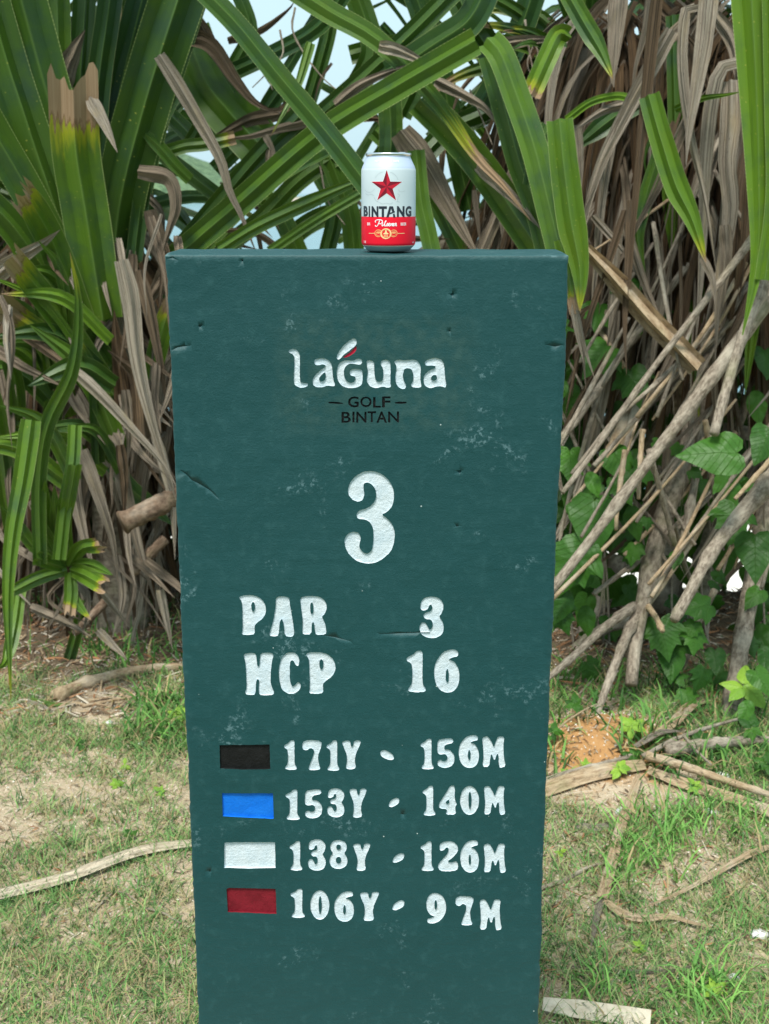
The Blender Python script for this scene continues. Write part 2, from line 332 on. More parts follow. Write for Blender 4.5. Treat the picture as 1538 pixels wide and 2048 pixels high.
def tube_geo(pts, radii, n=16, sides=9, bump=.06, cap=True):
    P, L = spline(pts, n); V = []; UV = []; knots = [random.random() for _ in range(3)] if bump > .05 else []; up = Vector((.13, .2, 1)); m = len(radii) - 1; ph = random.uniform(0, 99)
    for k, p in enumerate(P):
        T = (P[min(n, k + 1)] - P[max(0, k - 1)]).normalized(); A = T.cross(up); A = A.normalized() if A.length > .05 else T.cross(Vector((1, 0, 0))).normalized(); B = T.cross(A)
        f = k / n * m; i = min(int(f), m - 1); r = radii[i] * (1 - (f - i)) + radii[i + 1] * (f - i); r *= 1 + sum(.28 * math.exp(-((k / n - q) / .03) ** 2) for q in knots)
        for s in range(sides):
            th = 2 * math.pi * s / sides; rr = r * (1 + bump * 3 * noise.noise(Vector((math.cos(th) + ph, math.sin(th), k * .9))))
            V.append(p + A * math.cos(th) * rr + B * math.sin(th) * rr); UV.append((abs(s / sides * 2 - 1), k / n * L * 4))
    Fc = [(k * sides + s, k * sides + (s + 1) % sides, (k + 1) * sides + (s + 1) % sides, (k + 1) * sides + s) for k in range(n) for s in range(sides)]
    if cap: Fc += [tuple(range(sides))[::-1], tuple(n * sides + s for s in range(sides))]
    return V, Fc, UV
def tube(parent, name, pts, radii, mat, **k):
    V, Fc, UV = tube_geo(pts, radii, **k); return mobj(name, V, Fc, mat, parent, uv=UV)
def W(px, Y): return px * Y * 1.0 / F                        # pixel width at depth -> metres
def pxpath(pts, Y0, Y1):
    n = len(pts) - 1; return [at(p[0], p[1], (p[2] if len(p) > 2 else Y0 + (Y1 - Y0) * i / n)) for i, p in enumerate(pts)]
def join_geo(lst):
    V, Fc, UV = [], [], []
    for v, f, u in lst:
        o = len(V); V += v; UV += u; Fc += [tuple(i + o for i in t) for t in f]
    return V, Fc, UV

# ================================================================== the tee marker stone
YF = 1.485                       # depth of its front face
GLY = {}
def Z1(p): return [(540 + x / 3.845, 640 + y / 3.844) for x, y in p]
def Z2(p): return [(440 + x / 2.958, 910 + y / 2.958) for x, y in p]
def smooth_poly(p, it=1):
    for _ in range(it):
        q = []
        for i in range(len(p)):
            a_, b_ = p[i], p[(i + 1) % len(p)]; q.append((a_[0] * .78 + b_[0] * .22, a_[1] * .78 + b_[1] * .22)); q.append((a_[0] * .22 + b_[0] * .78, a_[1] * .22 + b_[1] * .78))
        p = q
    return p
three = [(820,278),(790,268),(765,245),(755,210),(768,165),(800,125),(850,97),(900,93),(960,112),(1000,150),(1025,195),(1030,250),(1020,300),(990,335),(955,352),(990,375),(1020,410),(1035,460),(1030,520),(1010,570),(970,610),(920,638),(865,643),(810,628),(765,590),(740,545),(735,500),(755,465),(790,452),(820,460),(835,490),(825,520),(822,545),(845,575),(870,585),(895,570),(905,535),(908,480),(905,430),(890,400),(860,380),(815,378),(806,355),(818,330),(850,322),(895,300),(918,270),(925,240),(920,200),(895,170),(870,160),(850,170),(848,195),(855,230),(845,265)]
s3 = [(1205,922),(1186,912),(1188,870),(1205,846),(1245,835),(1290,842),(1318,868),(1322,905),(1310,938),(1295,955),(1318,985),(1325,1030),(1310,1065),(1270,1083),(1225,1080),(1190,1060),(1178,1020),(1190,992),(1215,990),(1228,1012),(1238,1034),(1252,1028),(1260,1000),(1250,972),(1215,970),(1200,950),(1215,932),(1245,925),(1257,905),(1250,882),(1238,886),(1232,908)]
def rect_norm(outer, holes=()):
    xs = [p[0] for p in outer]; ys = [p[1] for p in outer]; x0, x1, y0, y1 = min(xs), max(xs), min(ys), max(ys)
    f = lambda P: [((x - x0) / (x1 - x0), (y - y0) / (y1 - y0)) for x, y in P]
    return [f(outer)] + [f(h) for h in holes]
def ell(cx, cy, rx, ry, n=18): return [(cx + rx * math.cos(2 * math.pi * i / n), cy + ry * math.sin(2 * math.pi * i / n)) for i in range(n)]
GLY['3'] = rect_norm(s3)
GLY['P'] = rect_norm([(110,838),(150,828),(210,832),(250,855),(270,890),(272,930),(255,965),(215,995),(203,1010),(207,1060),(170,1065),(128,1062),(135,1030),(132,900),(128,865)], [[(195,866),(185,880),(186,915),(195,930),(207,915),(207,880)]])
GLY['A'] = rect_norm([(330,840),(370,835),(408,842),(412,880),(430,980),(440,1060),(425,1077),(382,1070),(378,1000),(365,965),(352,990),(346,1068),(320,1075),(290,1068),(300,1030),(315,980),(330,900)])
GLY['R'] = rect_norm([(472,845),(520,832),(590,838),(622,860),(633,900),(620,940),(600,955),(620,990),(630,1040),(625,1062),(568,1065),(562,1040),(558,1000),(550,985),(542,1000),(540,1062),(490,1062),(487,1040),(490,980),(480,900)], [[(542,868),(533,885),(535,935),(545,943),(553,930),(552,882)]])
GLY['H'] = rect_norm([(138,1178),(180,1170),(212,1175),(216,1210),(220,1250),(232,1250),(235,1215),(240,1172),(290,1168),(318,1178),(308,1215),(298,1290),(300,1360),(318,1395),(318,1418),(270,1422),(232,1418),(230,1380),(232,1330),(222,1325),(212,1340),(210,1415),(180,1420),(148,1412),(158,1370),(155,1290),(150,1220)])
GLY['C'] = rect_norm([(470,1215),(465,1250),(450,1248),(432,1215),(415,1222),(412,1260),(412,1330),(425,1370),(445,1362),(460,1342),(478,1350),(475,1385),(440,1410),(400,1410),(365,1385),(350,1330),(348,1260),(365,1200),(400,1172),(440,1172),(462,1190)])
GLY['1'] = rect_norm([(1110,1218),(1110,1200),(1150,1180),(1165,1160),(1198,1158),(1200,1200),(1198,1300),(1200,1360),(1218,1380),(1215,1400),(1165,1405),(1118,1398),(1120,1380),(1140,1355),(1143,1290),(1140,1240),(1125,1225)])
GLY['6'] = rect_norm([(1410,1165),(1408,1190),(1380,1195),(1352,1208),(1368,1214),(1390,1225),(1412,1265),(1418,1320),(1405,1375),(1375,1402),(1340,1408),(1300,1390),(1275,1350),(1265,1290),(1270,1240),(1290,1200),(1320,1165),(1360,1150),(1395,1150)], [[(1345,1260),(1335,1285),(1335,1330),(1345,1350),(1354,1330),(1354,1285)]])
GLY['9'] = [[(1 - x, 1 - y) for x, y in L] for L in GLY['6']]
GLY['7'] = rect_norm([(460,110),(490,99),(555,105),(550,140),(535,180),(540,220),(550,245),(520,250),(488,247),(498,215),(513,180),(518,150),(500,138),(482,152),(460,145)])
GLY['Y'] = rect_norm([(653,112),(675,105),(696,108),(698,128),(706,138),(714,120),(714,108),(735,103),(752,108),(742,135),(726,165),(718,200),(726,240),(700,247),(672,242),(680,205),(678,172),(664,140)])
GLY['5'] = rect_norm([(1132,105),(1170,98),(1206,98),(1208,120),(1166,128),(1163,150),(1190,150),(1212,175),(1212,210),(1195,232),(1160,238),(1135,228),(1130,208),(1145,198),(1160,206),(1176,202),(1180,182),(1167,170),(1145,176),(1130,166)])
GLY['M'] = rect_norm([(1352,92),(1380,85),(1398,112),(1409,140),(1420,108),(1430,86),(1462,88),(1455,130),(1458,190),(1467,230),(1440,238),(1433,220),(1432,175),(1425,168),(1412,205),(1398,168),(1392,190),(1386,232),(1352,232),(1360,185),(1356,130)])
GLY['4'] = rect_norm([(1192,325),(1216,322),(1216,400),(1228,412),(1216,432),(1224,466),(1168,466),(1180,440),(1140,436),(1133,415),(1168,365)], [[(1186,388),(1168,406),(1178,415),(1188,410)]])
GLY['0'] = [ell(.5, .5, .5, .5, 22), ell(.52, .5, .085, .31, 12)]
GLY['8'] = [[(.5,0),(.8,.04),(.95,.17),(.93,.34),(.8,.46),(.95,.58),(1,.76),(.9,.92),(.65,1),(.35,1),(.1,.92),(0,.76),(.05,.58),(.2,.46),(.07,.34),(.05,.17),(.2,.04)], ell(.5, .25, .13, .10, 10), ell(.5, .70, .15, .12, 10)]
GLY['2'] = rect_norm([(1138,618),(1165,603),(1205,603),(1230,625),(1230,655),(1207,680),(1178,702),(1192,708),(1225,700),(1232,722),(1226,746),(1180,752),(1140,748),(1128,725),(1145,700),(1176,668),(1186,642),(1174,630),(1160,648),(1140,650)])
GLY['-'] = rect_norm([(843,155),(868,148),(905,168),(915,195),(897,201),(870,192),(848,180)])
glyphs = []    # (name, [loops in px], material, depth m)
def place(ch, box, mirror=False, name=None, mat='white'):
    x0, y0, x1, y1 = box; L = []
    for lp in GLY[ch]: L.append([(x0 + ((1 - x) if mirror else x) * (x1 - x0), y0 + y * (y1 - y0)) for x, y in smooth_poly(lp)])
    glyphs.append((name or ('digit' if ch.isdigit() else 'dash' if ch == '-' else 'letter'), L, mat, .0017))
def Z3b(b_): return (420 + b_[0] / 2.4806, 1440 + b_[1] / 2.4806, 420 + b_[2] / 2.4806, 1440 + b_[3] / 2.4806)
def Z2b(b_): return (440 + b_[0] / 2.958, 910 + b_[1] / 2.958, 440 + b_[2] / 2.958, 910 + b_[3] / 2.958)
for ch, bx in (('P', (110,828,272,1065)), ('A', (290,835,440,1077)), ('R', (472,832,633,1065)), ('3', (1178,835,1325,1083)), ('H', (138,1168,318,1422)), ('C', (348,1168,478,1412)), ('P', (505,1166,683,1414)), ('1', (1104,1156,1218,1405)), ('6', (1265,1150,1418,1408))): place(ch, Z2b(bx))
rows = [[('1',(368,100,430,248)),('7',(458,98,555,250)),('1',(578,100,642,252)),('Y',(654,100,750,246)),('-',(843,148,915,200)),('1',(1045,93,1110,245)),('5',(1127,92,1212,238)),('6',(1233,75,1335,238)),('M',(1350,80,1467,238))],
 [('1',(375,345,445,497)),('5',(470,345,556,490)),('3',(580,338,668,483)),('Y',(690,338,778,486)),('~',(885,383,940,432)),('1',(1055,325,1118,474)),('4',(1133,322,1226,468)),('0',(1240,325,1335,470)),('M',(1358,325,1467,472))],
 [('1',(395,600,458,747)),('3',(485,590,575,747)),('8',(592,595,683,738)),('Y',(708,612,797,750)),('~',(905,660,965,710)),('1',(1045,602,1110,750)),('2',(1128,602,1232,752)),('6',(1240,597,1335,757)),('M',(1357,612,1470,760))],
 [('1',(400,837,470,982)),('0',(497,845,592,990)),('6',(615,850,715,1000)),('Y',(742,852,840,997)),('~',(903,893,965,945)),('9',(1072,858,1172,1010)),('7',(1218,872,1308,1020)),('M',(1337,888,1448,1045))]]
for r in rows:
    for ch, bx in r: place('-' if ch == '~' else ch, Z3b(bx), mirror=(ch == '~'))
glyphs.append(('digit', [smooth_poly(Z2(three))], 'white', .0020))
def logo(name, loops, mat='white'): glyphs.append((name, [smooth_poly(Z1(l)) for l in loops], mat, .0018))
logo('letter', [[(140,240),(165,222),(195,222),(222,245),(230,280),(228,470),(245,485),(290,482),(292,505),(265,520),(225,520),(190,500),(182,470),(190,290),(175,262),(148,250)]])
logo('letter', [[(338,325),(345,303),(385,292),(425,295),(457,312),(475,345),(482,420),(490,470),(502,492),(495,510),(440,502),(410,515),(360,518),(330,500),(326,460),(345,425),(385,388),(418,365),(430,348),(405,338),(378,347),(350,345)], [(425,398),(405,412),(380,440),(376,462),(398,476),(422,462),(430,430)]])
logo('letter', [[(705,300),(710,325),(692,345),(650,335),(612,335),(582,352),(568,385),(568,430),(585,465),(615,485),(645,478),(658,455),(655,432),(620,427),(612,405),(620,382),(650,374),(700,378),(712,395),(712,480),(695,507),(650,523),(590,523),(545,500),(520,460),(512,410),(522,350),(545,320),(580,308),(640,314),(672,296)]])
logo('leaf_emblem', [[(640,138),(662,145),(668,180),(650,203),(600,242),(560,272),(545,296),(522,304),(510,288),(528,245),(560,200),(600,165)]])
logo('leaf_emblem', [[(664,196),(666,225),(650,250),(620,272),(585,288),(560,287),(578,274),(622,243)]], 'crimson')
logo('letter', [[(742,312),(775,308),(803,325),(800,350),(806,450),(828,478),(862,470),(872,440),(870,370),(850,345),(855,310),(900,303),(928,325),(925,480),(932,515),(905,522),(870,510),(820,524),(775,515),(748,480),(742,450),(755,400),(745,350)]])
logo('letter', [[(950,318),(990,303),(1030,312),(1080,305),(1120,305),(1150,330),(1160,370),(1155,430),(1160,480),(1167,515),(1130,521),(1090,515),(1085,495),(1103,460),(1100,400),(1085,375),(1050,368),(1028,385),(1020,430),(1030,475),(1048,500),(1040,527),(1015,531),(985,515),(968,480),(962,430),(972,370),(970,345)]])
logo('letter', [[(1187,325),(1220,300),(1270,290),(1310,300),(1335,325),(1342,380),(1345,440),(1355,490),(1352,522),(1320,510),(1280,510),(1235,527),(1195,510),(1178,470),(1185,425),(1220,390),(1265,373),(1275,355),(1250,348),(1200,352)], [(1275,420),(1250,425),(1235,447),(1245,465),(1270,467),(1288,445)]])
logo('dash', [[(448,630),(500,627),(560,638),(560,646),(500,644),(450,640)]], 'black'); logo('dash', [[(958,632),(1000,627),(1052,630),(1052,641),(1000,645),(960,642)]], 'black')
def font_loops(ch, box, bold):
    cu = bpy.data.curves.new('t', 'FONT'); cu.body = ch; cu.offset = bold; cu.resolution_u = 3; o = bpy.data.objects.new('t', cu); C.objects.link(o)
    bpy.context.view_layer.update(); me = bpy.data.meshes.new_from_object(o.evaluated_get(bpy.context.evaluated_depsgraph_get()))
    cnt = {}
    for p in me.polygons:
        for a_, b_ in p.edge_keys: cnt[(a_, b_)] = cnt.get((a_, b_), 0) + 1
    nxt = {}
    for (a_, b_), k in cnt.items():
        if k == 1: nxt.setdefault(a_, []).append(b_); nxt.setdefault(b_, []).append(a_)
    seen = set(); loops = []
    for s in nxt:
        if s in seen: continue
        lp = [s]; seen.add(s); cur = s
        while True:
            c2 = [q for q in nxt[cur] if q not in seen]
            if not c2: break
            cur = c2[0]; seen.add(cur); lp.append(cur)
        loops.append([(me.vertices[i].co.x, -me.vertices[i].co.y) for i in lp])
    V = [tuple(v.co) for v in me.vertices]; Fc = [tuple(p.vertices) for p in me.polygons]
    bpy.data.objects.remove(o); bpy.data.curves.remove(cu); bpy.data.meshes.remove(me)
    xs = [p[0] for l in loops for p in l]; ys = [p[1] for l in loops for p in l]; x0, x1, y0, y1 = min(xs), max(xs), min(ys), max(ys)
    if box is None: return V, Fc, (x0, x1, -y1, -y0)
    f = lambda x, y: (box[0] + (x - x0) / (x1 - x0) * (box[2] - box[0]), box[1] + (y - y0) / (y1 - y0) * (box[3] - box[1]))
    return [[f(x, y) for x, y in l] for l in loops]
for ch, bx in (('G',(600,588,682,672)),('O',(694,588,782,670)),('L',(793,592,852,674)),('F',(862,588,926,672)),('B',(550,707,622,790)),('I',(634,705,650,787)),('N',(664,705,742,790)),('T',(750,702,815,785)),('A',(818,703,900,790)),('N',(908,703,992,788))):
    glyphs.append(('letter', [Z1(l) for l in font_loops(ch, bx, .018)], 'black', .002))
for nm, q in (('black', [(47,124),(296,121),(299,243),(170,246),(50,240)]), ('blue', [(60,364),(312,365),(316,489),(300,491),(64,478)]), ('white', [(72,607),(322,607),(325,733),(200,737),(70,733)]), ('maroon', [(82,838),(95,833),(325,838),(330,962),(200,958),(88,952)])):
    q2 = []
    for i in range(len(q)):
        a_, b_ = q[i], q[(i + 1) % len(q)]; m = max(1, int(math.dist(a_, b_) / 14))
        q2 += [(a_[0] + (b_[0] - a_[0]) * k / m, a_[1] + (b_[1] - a_[1]) * k / m) for k in range(m)]
    glyphs.append(('colour_swatch', [[(420 + x / 2.4806, 1440 + y / 2.4806) for x, y in q2]], nm, .0028))
# grooves and chips cut in the face (stone paint)
def groove(pts, wd):
    L, Rr = [], []
    for i, (x, y) in enumerate(pts):
        a_ = pts[max(0, i - 1)]; b_ = pts[min(len(pts) - 1, i + 1)]; d = math.hypot(b_[0] - a_[0], b_[1] - a_[1]); nx, ny = -(b_[1] - a_[1]) / d, (b_[0] - a_[0]) / d
        ww = wd * (.25 if i in (0, len(pts) - 1) else 1) * random.uniform(.6, 1.2); L.append((x + nx * ww, y + ny * ww)); Rr.append((x - nx * ww, y - ny * ww))
    glyphs.append(('#', [L + Rr[::-1]], 'stone', .0006))
groove([(344,700),(356,694),(368,692),(380,691)], .8); groove([(361,940),(372,948),(384,960),(400,968),(420,980),(440,1000)], .7); groove([(1094,690),(1110,693),(1124,690)], .6)
groove([(640,1270),(670,1274),(700,1282)], .6); groove([(760,1268),(800,1266),(860,1264)], .5); groove([(334,517),(345,515),(354,519)], 1.6)
for x, y, r in ((400,652,3.5),(919,943,4.5),(905,589,4),(899,662,2),(485,521,2),(915,1052,2.5),(420,1742,2.5),(806,1628,1.5)):
    glyphs.append(('#', [[(x + r * math.cos(t * .785) * random.uniform(.6, 1.3), y + r * .75 * math.sin(t * .785) * random.uniform(.6, 1.3)) for t in range(8)]], 'stone', .0016))

PM = {'white': mat_paint('white_lettering_paint', (.61, .67, .70), (.51, .60, .65), .6, .9), 'black': mat_paint('black_paint', (.006, .006, .006), (.012, .012, .012), .6, .8), 'blue': mat_paint('blue_paint', (.006, .14, .60), (.010, .17, .66), .4, .5),
      'maroon': mat_paint('maroon_paint', (.20, .012, .022), (.13, .007, .014), .4, .7), 'crimson': mat_paint('crimson_paint', (.50, .015, .05), (.62, .06, .10), .45)}
M_STONE = mat_stone_paint()
def pip(px, py, loop):
    x = np.array([p[0] for p in loop]); y = np.array([p[1] for p in loop]); ins = np.zeros(len(px), bool); j = len(x) - 1
    for i in range(len(x)):
        c = ((y[i] > py) != (y[j] > py)) & (px < (x[j] - x[i]) * (py - y[i]) / (y[j] - y[i] + 1e-12) + x[i]); ins ^= c; j = i
    return ins
def build_stone():
    base = at(737, 2048, YF); root = thing('tee_marker_stone', 'tall dark teal painted stone slab with carved white hole number and distances', 'golf tee marker', (0, 1.54, 0))
    LE = [(330,510),(334,560),(337,640),(341,720),(347,860),(352,980),(360,1180),(366,1340),(375,1500),(383,1700),(391,1880),(397,2048)]
    RE = [(1137,512),(1134,600),(1131,700),(1127,800),(1122,900),(1116,1000),(1111,1120),(1107,1230),(1100,1350),(1094,1540),(1086,1750),(1082,1900),(1077,2048)]
    def ext(p, q, y): return (q[0] + (q[0] - p[0]) / (q[1] - p[1]) * (y - q[1]), y)
    yb = 2640; LE.append(ext(LE[-3], LE[-1], yb)); RE.append(ext(RE[-3], RE[-1], yb))
    def xe(E, y):
        for a_, b_ in zip(E, E[1:]):
            if a_[1] <= y <= b_[1]: return a_[0] + (b_[0] - a_[0]) * (y - a_[1]) / (b_[1] - a_[1])
        return E[-1][0]
    def jag(t, s): return 2.2 * noise.noise(Vector((t * .02, s, 0))) + 1.5 * noise.noise(Vector((t * .11, s, 5))) + 1.0 * noise.noise(Vector((t * .35, s, 9)))
    ytop = lambda x: 510 + 1.2 * (x - 330) / 807 + .8 * noise.noise(Vector((x * .03, 0, 2)))
    top = [(x, ytop(x)) for x in np.linspace(331, 1136, 150)]
    right = [(xe(RE, y) + jag(y, 3.3), y) for y in np.linspace(513, yb, 262)]
    bot = [(x, yb) for x in np.linspace(xe(RE, yb) - 8, xe(LE, yb) + 8, 60)]
    left = [(xe(LE, y) + jag(y, 8.1), y) for y in np.linspace(yb, 513, 262)]
    outer = top + right + bot + left; cx, cy = 736, 1400
    def inset(d): return [(x + (d if x < cx else -d) * (1 if (y > 512) else min(1, abs(x - (331 if x < cx else 1136)) and 1)) * (1 if y > 513.5 or abs(x - cx) > 398 else 0), min(yb - d, max(y, 511 + d)) ) for x, y in outer]
    O = [(p[0], p[1]) for p in outer]; I1 = inset(1.8)
    pts, edges, dep = [], [], []
    def addloop(lp, d):
        o = len(pts); pts.extend(lp); dep.extend([d] * len(lp)); n = len(lp); edges.extend([(o + i, o + (i + 1) % n) for i in range(n)])
    addloop(O, .0011); addloop(I1, 0.0)
    gl = []
    for nm, loops, mt, d in glyphs:
        L2 = []
        for lp in loops:
            amp = .0 if nm == '#' else (.42 if mt == 'white' else .4)
            l2 = []
            n = len(lp)
            for i in range(n):
                a_, b_ = lp[i], lp[(i + 1) % n]; m = max(1, int(math.dist(a_, b_) / 3.2)) if nm != '#' else 1
                for k in range(m):
                    x, y = a_[0] + (b_[0] - a_[0]) * k / m, a_[1] + (b_[1] - a_[1]) * k / m
                    l2.append((x + amp * noise.noise(Vector((x * .6, y * .6, 1))) * 1.5, y + amp * noise.noise(Vector((x * .6, y * .6, 7))) * 1.5))
            L2.append(l2); addloop(l2, 0.0)
        gl.append((nm, L2, mt, d))
    occupied = []
    gx, gy = np.meshgrid(np.arange(345, 1130, 13.0), np.arange(522, yb - 6, 13.0)); gx = gx.ravel() + RNG.uniform(-2, 2, gx.size); gy = gy.ravel() + RNG.uniform(-2, 2, gy.size)
    keep = np.array([xe(LE, y) + 8 < x < xe(RE, y) - 8 for x, y in zip(gx, gy)])
    for x, y in zip(gx[keep], gy[keep]): pts.append((float(x), float(y))); dep.append(0.0)
    res = geometry.delaunay_2d_cdt([Vector(p) for p in pts], edges, [], 0, 1e-4, True)
    vs, tris, orig = res[0], res[2], res[3]
    P = np.array([(v.x, v.y) for v in vs]); T = np.array([t for t in tris if len(t) == 3]); cen = P[T].mean(axis=1)
    inside = pip(cen[:, 0], cen[:, 1], O); cls = np.full(len(T), -1)
    for gi, (nm, L2, mt, d) in enumerate(gl):
        x0 = min(p[0] for p in L2[0]); x1 = max(p[0] for p in L2[0]); y0 = min(p[1] for p in L2[0]); y1 = max(p[1] for p in L2[0])
        s = np.where((cen[:, 0] > x0 - 1) & (cen[:, 0] < x1 + 1) & (cen[:, 1] > y0 - 1) & (cen[:, 1] < y1 + 1))[0]
        m = np.zeros(len(s), bool)
        for l in L2: m ^= pip(cen[s, 0], cen[s, 1], l)
        cls[s[m]] = gi
    dv = np.zeros(len(P))
    for i, og in enumerate(orig):
        if og: dv[i] = max(dep[k] for k in og) if any(k < len(O) for k in og) else 0
    w3 = np.array([tuple(at(x, y, YF)) for x, y in P]); und = np.array([.0011 * noise.noise(Vector((p[0] * 9, p[2] * 9, 0))) + .0005 * noise.noise(Vector((p[0] * 40, p[2] * 40, 4))) for p in w3])
    w3[:, 1] += dv + und
    # orientation: make normals face -Y
    def orient(t):
        a_, b_, c_ = P[t[0]], P[t[1]], P[t[2]]; cr = (b_[0] - a_[0]) * (c_[1] - a_[1]) - (b_[1] - a_[1]) * (c_[0] - a_[0]); return tuple(t) if cr < 0 else (t[0], t[2], t[1])
    SV = w3.tolist(); SF = [orient(t) for t in T[inside & (cls < 0)].tolist()]
    def recess(tl, d, V, mp):
        """floor and walls for a set of triangles; returns faces"""
        fl = {}; Fo = []; ec = {}
        for t in tl:
            t = orient(t); q = []
            for i in t:
                if i not in fl: fl[i] = len(V); p = list(w3[i]); p[1] += d + .0005 * noise.noise(Vector((p[0] * 220, p[2] * 220, 1))); V.append(p)
                q.append(fl[i])
            Fo.append(tuple(q))
            for a_, b_ in ((t[0], t[1]), (t[1], t[2]), (t[2], t[0])): ec[(a_, b_)] = 1
        for a_, b_ in ec:
            if (b_, a_) not in ec:
                for i in (a_, b_):
                    if i not in mp: mp[i] = len(V); V.append(list(w3[i]))
                Fo.append((fl[b_], fl[a_], mp[a_], mp[b_]))
        return Fo
    ident = {i: i for i in range(len(w3))}
    for gi, (nm, L2, mt, d) in enumerate(gl):
        tl = T[cls == gi].tolist()
        if not tl: continue
        if nm == '#': SF += recess(tl, d, SV, ident)
        else:
            V = []; Fo = recess(tl, d, V, {}); o = mobj(nm, V, Fo, PM[mt], root, smooth=False)
            if nm == 'colour_swatch': o['label'] = mt + ' painted tee colour rectangle'
            if nm == 'leaf_emblem': o['label'] = ('red' if mt == 'crimson' else 'white') + ' half of the small leaf over the letter'
    # sides, back and top
    n = len(O); o2 = len(SV); TH = .115
    idx = []
    # outer loop vertices in CDT output
    om = {}
    for i, og in enumerate(orig):
        for k in og:
            if k < n: om[k] = i
    idx = [om[k] for k in range(n)]
    for ring, yy in enumerate((.02, .06, TH - .01, TH)):
        for k in range(n):
            p = w3[idx[k]]; s = .0035 if ring < 3 else 0
            jx = .0012 * noise.noise(Vector((p[2] * 30, yy * 60, 3))); SV.append([p[0] * (1 + 0) + (jx if abs(p[0]) > .1 else 0), YF + yy, p[2] + (.0012 * noise.noise(Vector((p[0] * 25, yy * 40, 8))) + (.0022 if ring in (1, 2, 3) else .0012) if p[2] > 1.39 else 0)])
    rings = [idx] + [[o2 + r_ * n + k for k in range(n)] for r_ in range(4)]
    for r_ in range(4):
        A, B = rings[r_], rings[r_ + 1]
        for k in range(n): k2 = (k + 1) % n; SF.append((A[k], A[k2], B[k2], B[k]))
    SF.append(tuple(rings[-1][::-1]))
    o = mobj('slab', SV, SF, M_STONE, root, smooth=False)
    me = o.data; fl = np.zeros(len(me.polygons), bool); nf = len(SF) - 4 * n - 1; fl[:nf] = True; me.polygons.foreach_set('use_smooth', fl)
    return root
build_stone()
STONE_TOP = at(733, 510, YF).z + .0015

